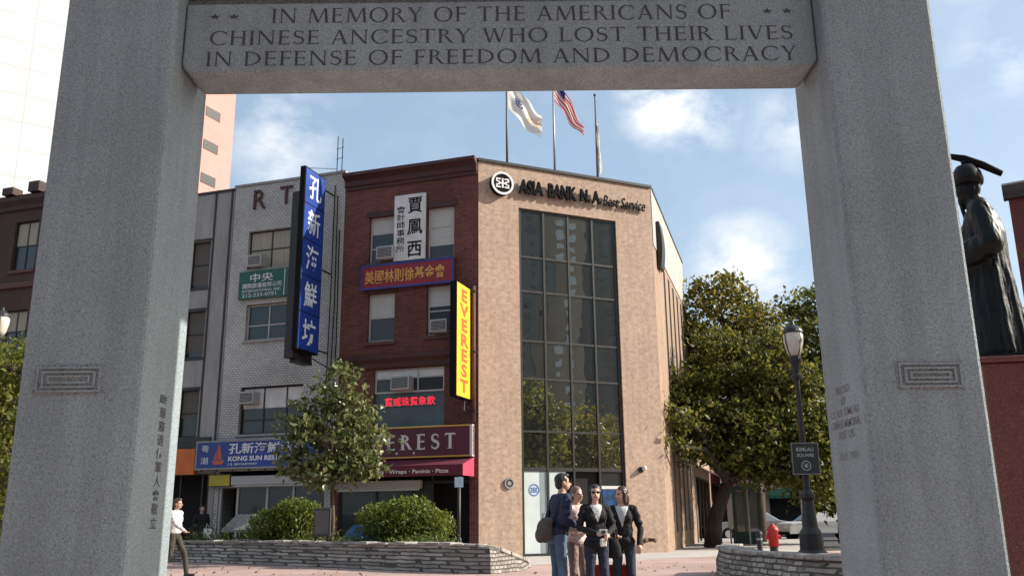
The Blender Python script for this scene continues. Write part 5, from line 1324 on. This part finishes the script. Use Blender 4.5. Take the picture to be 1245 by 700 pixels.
def mirror(p): return (-p[0], p[1], p[2])
def person(label, loc, rotz, height, top, leg, shoe=None, skin=None, hair=None, hair_kind='short', arms=None, legs=None, lean=0.0, head_turn=0.0, hem=.90, woman=False, shirt=None, voxel=.010, glasses=False, group=None, hemflare=1.0, bulk=1.0):
    """local -y is forward; arms / legs: (elbow, wrist) and (knee, ankle) per side, +x side first (the figure's left)"""
    skin = skin or SK; shoe = shoe or SHOE; k = height / 1.75; ws = .92 if woman else 1.0
    root = thing('person', label, 'person', loc, rotz, group)
    root.scale = (k, k, k)
    T, Lg, Sk, Sh, Ey, Li, St = 0, 1, 2, 3, 4, 5, 6
    sx = .185 * ws
    arms = arms or [((.25, .02, 1.14), (.24, -.06, .90)), ((-.25, .02, 1.14), (-.24, -.06, .90))]
    legs = legs or [((.105, -.02, .50), (.11, .02, .09)), ((-.105, -.02, .50), (-.11, .02, .09))]
    ly = -lean
    pr = [('e', (0, .01, .96), (.165 * (1.02 if woman else 1), .12, .12), Lg), ('e', (0, .0 + ly * .4, 1.12), (.160 * ws * bulk, .115 * bulk, .20), T), ('e', (0, .0 + ly * .8, 1.30), (.180 * ws * bulk, .122 * bulk, .18), T),
          ('c', (-sx * .82, .015 + ly, 1.425), (sx * .82, .015 + ly, 1.425), .062, .062, T), ('e', (0, .02 + ly, 1.42), (.14 * ws, .085, .075), T),
          ('e', (0, .01, hem + .09), (.182 * hemflare, .135 * hemflare, .10), T), ('c', (0, .015 + ly, 1.43), (0, -.005 + ly, 1.54), .058, .052, Sk)]
    if woman: pr += [('e', (s * .075, -.085 + ly * .8, 1.29), (.068, .045, .062), T) for s in (-1, 1)]
    cb, sb = math.cos(head_turn), math.sin(head_turn)
    hc = Vector((0, -.02 + ly, 1.635))
    def H(x, y, z): return (hc.x + x * cb - y * sb, hc.y + x * sb + y * cb, hc.z + z)
    hz_ = (Vector((0, 0, 1)), head_turn)
    pr += [('e', H(0, .01, .02), (.076, .094, .098), Sk, hz_), ('e', H(0, -.035, -.045), (.058, .058, .065), Sk, hz_), ('c', H(0, -.088, .0), H(0, -.108, -.026), .010, .016, Sk),
           ('e', H(.076, .012, -.005), (.013, .022, .032), Sk, hz_), ('e', H(-.076, .012, -.005), (.013, .022, .032), Sk, hz_), ('c', H(-.02, -.088, -.058), H(.02, -.088, -.058), .009, .009, Li),
           ('e', H(.031, -.077, .008), (.015, .011, .009), Ey), ('e', H(-.031, -.077, .008), (.015, .011, .009), Ey)]
    for s, (el, wr) in zip((1, -1), arms):
        shd = (s * sx, .015 + ly, 1.425)
        pr += [('c', shd, el, .060 * ws * bulk, .050 * ws * bulk, T), ('c', el, wr, .051 * ws * bulk, .040 * ws, T)]
        mid_ = [tuple(Vector(shd).lerp(Vector(el), q) + Vector((.012 * s, .008 * (-1) ** i, 0))) for i, q in enumerate((.35, .7))]   # sleeve creases
        pr += [('e', m_, (.062 * ws * bulk, .060 * ws * bulk, .035), T) for m_ in mid_]
        d = (Vector(wr) - Vector(el)).normalized(); hp = Vector(wr) + d * .055
        pr += [('c', wr, tuple(Vector(wr) + d * .03), .028, .026, Sk), ('e', tuple(hp), (.034, .034, .036), Sk)]
        side = Vector((0, 0, 1)).cross(d); side = side.normalized() if side.length > .1 else Vector((0, 1, 0)); nn = d.cross(side)
        for f in range(4):
            b0 = Vector(wr) + d * .085 + side * (f - 1.5) * .019; L = (.045, .055, .052, .04)[f]
            m1 = b0 + d * L * .6 - nn * .012 * s; e1 = m1 + d * L * .4 - nn * .03 * s
            pr += [('c', tuple(b0), tuple(m1), .0095, .009, Sk), ('c', tuple(m1), tuple(e1), .009, .0075, Sk)]
        b0 = Vector(wr) + d * .04 + side * .03; pr.append(('c', tuple(b0), tuple(b0 + d * .04 + side * .025 - nn * .015 * s), .011, .009, Sk))
    for s, (kn, an) in zip((1, -1), legs):
        hp = (s * .088, .012, .93)
        pr += [('c', hp, kn, .090, .062, Lg), ('c', kn, an, .064, .050, Lg)]
        a = Vector(an); fl = (a - Vector(kn)).normalized()
        toe = a + Vector((s * .02, -.17, -.055)); pr += [('c', tuple(a + Vector((0, .02, -.045))), tuple(toe), .045, .036, Sh)]
    def pick(c, lab):
        lab = lab.copy()
        bad = (lab == Sk) & (c[:, 2] < 1.46) & (np.abs(c[:, 0]) < .10) & (np.abs(c[:, 1] - ly) < .12) & (c[:, 2] > 1.2)
        lab[bad] = T
        if shirt is not None:
            kk = (lab == T) & (c[:, 1] < -.02) & (np.abs(c[:, 0]) < shirt[1] * np.clip((c[:, 2] - shirt[2]) / (1.46 - shirt[2]), 0, 1)) & (c[:, 2] > shirt[2])
            lab[kk] = St
        return lab
    mats_ = [top, leg, skin, shoe, EYE, LIP, shirt[0] if shirt else top]
    remesh_figure('body', pr, mats_, root, voxel, pick, wrinkle=.013, wlabs=(T, Lg, St))
    # hair is a separate shell over the skull
    hm = hair or HAIR; hp = [('e', H(0, .022, .036), (.085, .098, .094), 0, hz_)]
    if hair_kind == 'long': hp += [('e', H(0, .06, -.06), (.088, .06, .13), 0, hz_), ('c', H(.066, .0, .02), H(.070, .01, -.12), .028, .022, 0), ('c', H(-.066, .0, .02), H(-.070, .01, -.12), .028, .022, 0)]
    if hair_kind == 'bun': hp += [('e', H(0, .10, .01), (.05, .05, .05), 0, hz_), ('e', H(0, .05, -.03), (.078, .06, .07), 0, hz_)]
    if hair_kind == 'short': hp += [('e', H(0, .055, -.02), (.072, .055, .07), 0, hz_), ('e', H(0, -.035, .095), (.062, .05, .03), 0, hz_)]
    h = remesh_figure('hair', hp, [hm], root, .008, None, 1, wrinkle=.007, wfreq=(45, 45, 12)); h.name = 'hair'; h.data.name = 'hair'
    # keep the face free
    bm = bmesh.new(); bm.from_mesh(h.data); dele = []
    for v in bm.verts:
        q = v.co - hc; x, y = q.x * cb + q.y * sb, -q.x * sb + q.y * cb
        if y < -.042 and q.z < .062 and abs(x) < .068: dele.append(v)
    bmesh.ops.delete(bm, geom=dele, context='VERTS'); bm.to_mesh(h.data); bm.free()
    if glasses:
        mb = MB()
        for s in (-1, 1):
            pts_ = [H(s * .032 + .026 * math.cos(a), -.094 + .006 * abs(math.cos(a)), .008 + .019 * math.sin(a)) for a in [i * math.pi / 6 for i in range(12)]]
            pb = [H(s * .032 + .026 * math.cos(a), -.086 + .006 * abs(math.cos(a)), .008 + .019 * math.sin(a)) for a in [i * math.pi / 6 for i in range(12)]]
            mb.add(pts_ + pb, [tuple(range(12)), tuple(reversed(range(12, 24)))] + [(i, 12 + i, 12 + (i + 1) % 12, (i + 1) % 12) for i in range(12)])
            mb.tube([H(s * .056, -.088, .014), H(s * .086, .01, .012)], .004, 5)
        mb.tube([H(-.008, -.097, .012), H(.008, -.097, .012)], .004, 5)
        mb.build('sunglasses', mat('sunglass_black', (.008, .007, .007), .12), root)
    return root

# the group talking in front of the bank
G = 'people talking in front of the bank'
man = person('man in a navy jacket and blue jeans seen from behind, facing the women', (.58, 12.35, 0), R_(110), 1.76, NAVY, JEAN, hair_kind='short', skin=SK,
       arms=[((.25, .03, 1.15), (.20, -.18, 1.06)), ((-.25, .03, 1.15), (-.16, -.19, 1.08))], head_turn=R_(-6), hem=.92, hemflare=1.08, bulk=1.12, lean=.07, group=G)
person('older woman in a pink patterned top half hidden behind the man', (.865, 12.75, 0), R_(40), 1.60, PINK, PANT_P, skin=SK2, hair=mat('hair_grey_brown', (.16, .11, .08), .5, .3, 40), hair_kind='bun', woman=True,
       arms=[((.23, .02, 1.14), (.14, -.20, 1.15)), ((-.23, .02, 1.14), (-.14, -.2, 1.12))], hem=.88, group=G)
person('woman in sunglasses and a black jacket holding a small camera', (1.07, 12.1, 0), R_(10), 1.60, BLK, JEAN_D, skin=SK2, hair=HAIR, hair_kind='long', woman=True,
       arms=[((.25, -.02, 1.15), (.11, -.22, 1.06)), ((-.25, -.02, 1.15), (-.06, -.24, 1.08))], shirt=(SHIRT, .085, 1.22), glasses=True, hem=.84, hemflare=1.02, head_turn=R_(-8), group=G)
person('woman in a black V-neck cardigan over a white shirt, looking towards the others', (1.47, 12.5, 0), R_(-10), 1.585, BLK, JEAN_D, skin=SK2, hair=HAIR_B, hair_kind='long', woman=True,
       arms=[((.26, .03, 1.13), (.24, -.08, .92)), ((-.25, -.0, 1.13), (-.10, -.21, 1.04))], shirt=(SHIRT, .10, 1.16), hem=.86, head_turn=R_(-48), group=G)
# what they carry
t = thing('backpack', 'grey brown backpack slung on the back of the man in the navy jacket', 'backpack', (.455, 12.30, .94), R_(118))
mb = MB()
prb = [('e', (0, .06, .08), (.145, .10, .16), 0), ('e', (0, .13, .02), (.10, .06, .10), 0), ('c', (-.08, .02, .2), (.08, .02, .2), .05, .05, 0)]
b_ = remesh_figure('body', prb, [mat('backpack_cloth', (.075, .062, .05), .8, .2, 14, .3, 20)], t, .012); b_.name = 'bag'
mb.tube([(-.09, -.04, .2), (-.10, -.08, .36), (-.11, -.17, .52), (-.11, -.27, .46)], .016, 6); mb.tube([(.09, -.04, .2), (.10, -.08, .36), (.11, -.17, .52), (.11, -.27, .46)], .016, 6); mb.build('strap', BLK, t)
t = thing('camera', 'small silver camera held by the woman in sunglasses', 'camera', (1.13, 11.78, 1.00), R_(14))
mb = MB(); mb.box(-.055, .055, -.018, .018, -.035, .035); mb.build('body', M_steel, t, bevel=.008)
mb = MB(); mb.tube([(0, -.019, 0), (0, -.045, 0)], [.026, .022], 14); mb.build('lens', M_black, t)
t = thing('camera_case', 'small pale pouch hanging at the waist of the woman in sunglasses', 'pouch', (1.14, 11.84, .87), R_(14))
mb = MB(); mb.box(-.04, .04, -.02, .03, -.05, .05); mb.build('pouch', M_white_dull, t, bevel=.012)
mb = MB(); mb.tube([(.0, .0, .05), (.03, .03, .2), (.10, .12, .38)], .008, 5); mb.build('strap', BLK, t)
t = thing('handbag', 'black handbag hanging in front of the woman in the cardigan', 'bag', (1.30, 12.22, .66), R_(-10))
mb = MB(); mb.lathe([(.08, 0), (.11, .04), (.10, .15), (.06, .25)], 14); o = mb.build('bag', BLK, t, smooth=True); o.scale = (1, .5, 1)
mb = MB(); mb.tube([(-.06, 0, .23), (-.05, .02, .38), (.05, .02, .38), (.06, 0, .23)], .010, 6); mb.build('handle', BLK, t)
t = thing('shopping_bag', 'red shopping bag at knee height between the two women facing the camera', 'bag', (1.30, 12.62, .10), R_(-4))
mb = MB(); mb.add([(-.22, -.09, 0), (.22, -.09, 0), (.22, .09, 0), (-.22, .09, 0), (-.25, -.07, .46), (.25, -.07, .46), (.25, .07, .46), (-.25, .07, .46)], [(3, 2, 1, 0), (0, 1, 5, 4), (1, 2, 6, 5), (2, 3, 7, 6), (3, 0, 4, 7), (4, 5, 6, 7)])
mb.build('bag', mat('bag_red', (.22, .010, .010), .6, .12, 6, .2, 10), t, bevel=.012)
mb = MB(); mb.tube([(-.10, -.072, .45), (-.06, -.03, .62), (.06, -.03, .62), (.10, -.072, .45)], .008, 6); mb.build('handle', mat('bag_red', (0, 0, 0)), t)
# walkers on the left
person('person in a white shirt and olive trousers striding past the left pillar', (-7.38, 20.0, 0), R_(80), 1.66, SHIRT, PANT_K, shoe=SHOE, hair=HAIR_B, hair_kind='short',
       legs=[((.10, -.22, .52), (.11, -.30, .11)), ((-.10, .02, .50), (-.11, .28, .16))], arms=[((.24, .12, 1.16), (.22, .05, .93)), ((-.24, -.14, 1.18), (-.2, -.32, 1.05))], hem=.94, bulk=1.12)
person('person in dark clothes with a white bag at the shop entrance', (-10.1, 29.6, 0), R_(30), 1.66, BLK, JEAN_D, hair=HAIR, hair_kind='short', hem=.88, voxel=.013)
t = thing('carrier_bag', 'white carrier bag held by the dark clothed person at the shop entrance', 'bag', (-9.78, 29.25, .62), R_(20))
mb = MB(); mb.add([(-.13, -.06, 0), (.13, -.06, 0), (.13, .06, 0), (-.13, .06, 0), (-.10, -.03, .34), (.16, -.03, .30), (.16, .03, .30), (-.10, .03, .34)], [(3, 2, 1, 0), (0, 1, 5, 4), (1, 2, 6, 5), (2, 3, 7, 6), (3, 0, 4, 7), (4, 5, 6, 7)]); mb.build('bag', M_white, t, bevel=.015)
mb = MB(); mb.tube([(-.05, 0, .33), (.0, 0, .46), (.08, 0, .31)], .008, 5); mb.build('handle', M_white, t)
person('distant pedestrian in a pink top beside the green kiosk', (11.05, 43.5, 0), R_(10), 1.66, mat('top_pink', (.5, .2, .24), .8), JEAN_D, hair=HAIR, hair_kind='long', woman=True, hem=.88, voxel=.02)

# ---------------------------------------------------------------- street furniture and street on the right
t = thing('fire_hydrant', 'red fire hydrant with dark foot behind the right planter wall', 'hydrant', (7.62, 27.2, 0))
M_hyd = mat('hydrant_red', (.42, .02, .018), .5, .12, 10)
mb = MB(); mb.lathe([(.19, -.02), (.19, .05), (.12, .09), (.12, .28)], 16); mb.build('foot', M_iron, t)
mb = MB(); mb.lathe([(.15, .28), (.15, .70), (.18, .72), (.18, .76), (.13, .84), (.05, .90), (.04, .94)], 16); mb.build('barrel', M_hyd, t, smooth=True)
for s in (-1, 1):
    mb = MB(); mb.tube([(s * .1, 0, .55), (s * .22, 0, .55)], .06, 12); mb.build('outlet', M_hyd, t)
t = thing('bollard', 'short black bollard left of the red hydrant', 'bollard', (7.05, 26.6, 0))
mb = MB(); mb.lathe([(.13, -.02), (.13, .08), (.08, .13), (.075, .62), (.10, .65), (.08, .72), (.02, .76)], 14); mb.build('post', M_iron, t)
mb = MB(); mb.lathe([(.085, .48), (.09, .50), (.085, .54)], 14); mb.build('band', M_coping, t)
t = thing('kiosk', 'narrow green glass street kiosk under the trees', 'kiosk', (9.9, 39.2, 0), R_(-8))
M_kg = mat('kiosk_green', (.035, .085, .080), .5, .15, 5)
mb = MB(); mb.box(-.5, .5, -.4, .4, 0, 2.15); mb.build('cabin', glass_mat('kiosk_glass', (.03, .07, .068), .12), t)
mb = MB()
for x in (-.5, .5):
    for y in (-.4, .4): mb.box(x - .05, x + .05, y - .05, y + .05, 0, 2.2)
mb.box(-.449, .449, -.44, -.405, .0, .5); mb.build('frame', M_kg, t)
mb = MB(); mb.box(-.6, .6, -.5, .5, 2.203, 2.4); mb.build('roof', M_kg, t, bevel=.02)
def street_sign(label, loc, h, w, hh, m, body, tm, rz=0):
    t = thing('street_sign', label, 'sign', loc, rz)
    mb = MB(); mb.tube([(0, 0, 0), (0, 0, h)], .035, 8); mb.build('pole', M_steel, t)
    mb = MB(); mb.box(-w / 2, w / 2, -.05, -.036, h - hh, h - .02); mb.build('plate', m, t)
    if body: S(t, body, tm, box=(-w * .3, w * .3, h - hh * .75, h - hh * .3), y=-.052, bold=.03)
    return t
street_sign('white street sign with dark mark on a pole above the green kiosk', (9.75, 38.2, 0), 3.0, .55, .55, M_white, 'P', M_char)
street_sign('red sign on a pole deep under the trees, behind the lamp post', (11.6, 37.0, 0), 2.95, .7, .62, mat('plate_red', (.5, .03, .025), .5), None, None)
street_sign('narrow white vertical banner on a pole between tree trunk and kiosk', (9.1, 38.8, 0), 2.6, .30, 1.95, mat('banner_cream', (.72, .66, .56), .7, .08, 5), None, None, R_(30))
def car(label, loc, rz, paint):
    t = thing('parked_car', label, 'car', loc, rz, 'cars parked along the far kerb')
    L, Wd = 4.4, 1.75
    prof = [(-2.2, .35), (-2.2, .72), (-2.05, .86), (-1.2, .95), (-.6, 1.38), (.9, 1.42), (1.6, 1.0), (2.1, .92), (2.2, .7), (2.2, .35)]
    mb = MB(); mb.add([(x, -Wd / 2 + (.12 if z > 1 else 0), z) for x, z in prof] + [(x, Wd / 2 - (.12 if z > 1 else 0), z) for x, z in prof],
        [tuple(range(10)), tuple(reversed(range(10, 20)))] + [(i, 10 + i, 10 + (i + 1) % 10, (i + 1) % 10) for i in range(10)])
    mb.build('body', paint, t, bevel=.04)
    gm = MATS['window_glass']
    for s in (-1, 1):
        y = s * (Wd / 2 + .006)
        mb = MB(); mb.add([(-1.0, y - s * .02, .98), (.2, y - s * .02, .98), (.2, y - s * .115, 1.36), (-.58, y - s * .115, 1.34)], [(0, 1, 2, 3)]); mb.add([(.28, y - s * .02, .98), (1.4, y - s * .02, .99), (.88, y - s * .115, 1.37), (.28, y - s * .115, 1.36)], [(0, 1, 2, 3)]); mb.build('side_window', gm, t, recalc=False)
        for x in (-1.35, 1.35):
            mb = MB(); mb.tube([(x, s * .66, .32), (x, s * .90, .32)], .32, 18); w_ = mb.build('wheel', M_char, t); mb = MB(); mb.tube([(x, s * .90, .32), (x, s * .912, .32)], .19, 14); mb.build('rim', M_steel, w_)
        mb = MB(); mb.box(-2.23, -2.15, s * .5 - .2, s * .5 + .2, .62, .74); mb.build('headlight', M_white, t)
        mb = MB(); mb.box(2.15, 2.23, s * .55 - .18, s * .55 + .18, .66, .80); mb.build('taillight', M_hyd, t)
    mb = MB(); mb.add([(-1.17, -.72, .98), (-1.17, .72, .98), (-.66, .68, 1.345), (-.66, -.68, 1.345)], [(0, 1, 2, 3)]); o = mb.build('windscreen', gm, t, recalc=False); o.location = (-.02, 0, .01)
    mb = MB(); mb.box(-2.24, -2.12, -.8, .8, .30, .45); mb.box(2.12, 2.24, -.8, .8, .30, .45); mb.build('bumper', M_char, t)
    return t
car('white parked car at the right, just beside the pillar', (15.6, 46.5, -.1), R_(8), mat('car_white', (.55, .55, .54), .25, .03, 3))
car('silver grey parked car behind the red hydrant', (12.4, 49.5, -.1), R_(10), mat('car_silver', (.30, .32, .34), .25, .03, 3, metal=.5))
# row of buildings continuing along the side street
def row_house(label, F, w, d, h, wm, rows, cols, aw=None, cor=M_cornice, name='building'):
    t = thing(name, label, 'building', F.p, F.rot)
    holes = []
    for r in range(rows):
        for c in range(cols):
            u = w * (c + .5) / cols; z = 4.2 + r * 3.1
            if z + 1.9 < h - .6: holes.append((u - .55, u + .55, z, z + 1.8))
    holes.append((.5, w - .5, 0, 3.0))
    mb = MB(); wall(mb, 0, w, 0, h, holes, .2); shell(mb, 0, w, d, h); mb.build('wall', wm, t)
    for h_ in holes[:-1]: sash_window(t, *h_, fm=M_frame_w)
    mb = MB(); mb.box(.5, w - .5, .6, .7, 0, 3.0); mb.build('shop_interior', M_dark_in, t)
    mb = MB()
    for k in range(5): x = .52 + (w - 1.1) * k / 4; mb.box(x, x + .08, .06, .14, 0, 2.9)
    mb.box(.52, w - .5, .062, .138, 2.901, 2.98)
    mb.build('shopfront', M_frame_b, t)
    mb = MB(); mb.box(-.05, w + .05, -.35, .1, h + .003, h + .35); mb.build('cornice', cor, t)
    if aw:
        mb = MB(); mb.add([(.3, -.01, 3.5), (w - .3, -.01, 3.5), (w - .3, -1.1, 2.9), (.3, -1.1, 2.9), (w - .3, -1.1, 2.6), (.3, -1.1, 2.6)], [(0, 1, 2, 3), (3, 2, 4, 5)]); mb.build('awning', aw, t, recalc=False)
    return t
M_bt = brick_mat('tan_brick', (.40, .26, .19), (.36, .23, .17), (.3, .24, .2), .21, .07, .008, big=.2)
row_house('tan brick house with pale awning next along the side street beyond the bank', Frame(*SIDE.at(10.9).xy, 16.5), 9, 10, 9.0, M_bt, 2, 3, mat('awning_cream', (.6, .5, .45), .8))
row_house('red brick house with fire escape further along the side street', Frame(*SIDE.at(20.1).xy, 16.5), 9, 10, 10.5, M_brick, 2, 3, M_awning_red_lit)
t = thing('awning', 'small slanted red and white awning high on the tan brick house', 'awning', SIDE.at(12.2, 0, 5.9), SIDE.rot)
mb = MB()
for k in range(8):
    mb.add([(k * .35, -.01, .9), (k * .35 + .35, -.01, .9), (k * .35 + .35, -.9, .0), (k * .35, -.9, .0)], [(0, 1, 2, 3)], k % 2)
mb.build('canopy', [M_awning_red_lit, M_white], t, recalc=False)
mb = MB(); mb.tube([(0, -.01, .05), (0, -.88, .0), (2.8, -.88, .0), (2.8, -.01, .05)], .015, 5); mb.build('frame', M_steel, t)
row_house('dark brick tenement closing the street behind the trees', Frame(8.0, 84, 86), 15, 10, 9.5, M_brick_dk, 2, 6, M_awning)
row_house('pale brick tenement behind the parked cars, partly hidden by trees', Frame(23.2, 85, 92), 16, 10, 9.0, M_bt, 2, 6, mat('awning_green', (.02, .09, .06), .8))
# reddish building at the right edge
FR = Frame(36.6, 61.8, 122.0)
t = thing('corner_building', 'dark red brick building with grey sloping parapet at the right edge behind the statue', 'building', FR.p, FR.rot)
FRH = 23.4
ch_ = [(u, u + 1.2, z, z + 2.0) for u in (2.5, 5.2, 8.0) for z in (5, 8.8, 12.6, 16.4)]
mb = MB(); wall(mb, 0, 14, 0, FRH, ch_, .2); shell(mb, 0, 14, 14, FRH, 0, 0)
mb.build('wall', brick_mat('deep_red_brick', (.20, .036, .03), (.16, .03, .026), (.14, .07, .06), .21, .07, .007, big=.3), t)
for h_ in ch_: sash_window(t, *h_)
mb = MB(); mb.profile([(.3, FRH + .003), (-.3, FRH + .003), (-.5, FRH + .5), (-.5, FRH + 1.0), (.3, FRH + 1.4)], -.3, 14); mb.build('parapet', mat('grey_parapet', (.06, .045, .04), .8, .2, 3), t)

# ---------------------------------------------------------------- across the square, seen mirrored in the bank's glass
for i, (x0, w_, h_, wm) in enumerate(((-62, 24, 27, M_brick_dk), (-37.5, 20, 22, M_brick), (-17, 18, 25, M_brick_dk), (1.5, 22, 21, M_bt))):
    lab = ('brown brick tenement at the far left of the row behind the viewer', 'red brick tenement in the row behind the viewer', 'dark brick tenement straight behind the viewer', 'tan brick tenement at the right end of the row behind the viewer')[i]
    t = thing('tenement', lab, 'building', (x0 + w_, -34 + i % 2, 0), math.pi, 'tenements across the square behind the viewer')
    hs = [(u, u + 1.1, z, z + 1.8) for u in np.arange(1.2, w_ - 1.5, 2.6) for z in np.arange(4.2, h_ - 3, 3.4)]
    mb = MB(); wall(mb, 0, w_, 0, h_, hs, .2); shell(mb, 0, w_, 12, h_); mb.build('wall', wm, t)
    mb = MB()
    for (a, b, c, d) in hs: mb.box(a + .01, b - .01, .12, .16, c, d)
    tag(mb.build('window', M_glass, t), kind='stuff')
    mb = MB(); mb.box(-.1, w_ + .1, -.5, .2, h_ + .003, h_ + .6); mb.build('cornice', M_cornice, t)
P0 = Vector((1.55, 29.3, 0)); rd = Vector((.778, -.631, 0)).normalized(); sd = Vector((rd.y, -rd.x, 0))
def back_tower(name, label, dist, off, w, d, h, wm, strips, floors, wmat):
    c = P0 + rd * dist + sd * off
    t = thing(name, label, 'tower', c, math.atan2(-sd.y, -sd.x))
    mb = MB(); mb.box(-w / 2, w / 2, -d, 0, 0, h); mb.build('wall', wm, t)
    for s_, (u, ww) in enumerate(strips):
        for f in range(floors):
            z = 6 + f * (h - 8) / floors; mb = MB(); mb.box(u - ww / 2, u + ww / 2, -.05, .12, z, z + 1.6); mb.build('window', wmat, t)
    mb = MB(); mb.box(-w / 2 - .3, w / 2 + .3, -d - .3, .3, h + .003, h + 1.2); mb.build('parapet', M_coping, t)
    return t
M_tb = brick_mat('tower_brown_brick', (.42, .33, .25), (.38, .30, .23), (.34, .28, .22), .4, .14, .01, big=.15)
M_tg = brick_mat('tower_grey_brick', (.15, .155, .145), (.13, .135, .125), (.13, .135, .13), .4, .14, .01, big=.15)
back_tower('apartment_tower', 'brown apartment tower mirrored in the second column of bank glass', 190, -1, 9, 20, 125, M_tb, [(1.0, 1.9)], 38, mat('tower_window', (.62, .66, .66), .4))
back_tower('apartment_tower', 'dark grey apartment tower mirrored in the right columns of bank glass', 196, -14.6, 18, 20, 118, M_tg, [(-4.0, 1.8), (2.0, 2.6)], 36, M_glass)
back_tower('apartment_tower', 'dark apartment tower mirrored in the left column of bank glass', 180, 13.6, 20, 20, 128, M_tg, [(7.6, 1.4), (3.0, 2)], 38, M_glass)
for i, (dist, off, sc_, lab) in enumerate(((26, -1.5, 1.0, 'nearest of the trees across the square, mirrored low in the bank glass'), (33, 3.2, 1.15, 'larger tree across the square behind the nearest one, mirrored in the bank glass'), (38, -4.5, 1.1, 'tree across the square mirrored at the left foot of the bank glass'))):
    c = P0 + rd * dist + sd * off
    tree('square_tree', lab, (c.x, c.y, 0), [(0, 0, 0, .25), (0, .1, 1.5, .2), (.1, 0, 2.6, .17), (0, 0, 3.4, .14)],
         [(0, 0, 4.6 * sc_, 2.2, 2.2, 1.5), (1.3, .4, 5.6 * sc_, 1.6, 1.6, 1.2), (-1.3, -.3, 5.5 * sc_, 1.6, 1.6, 1.3), (0, 0, 6.7 * sc_, 1.5, 1.5, 1.1)], 170, 36, .26, L_lime if i == 1 else L_yel, M_bark, 40 + i, .4)
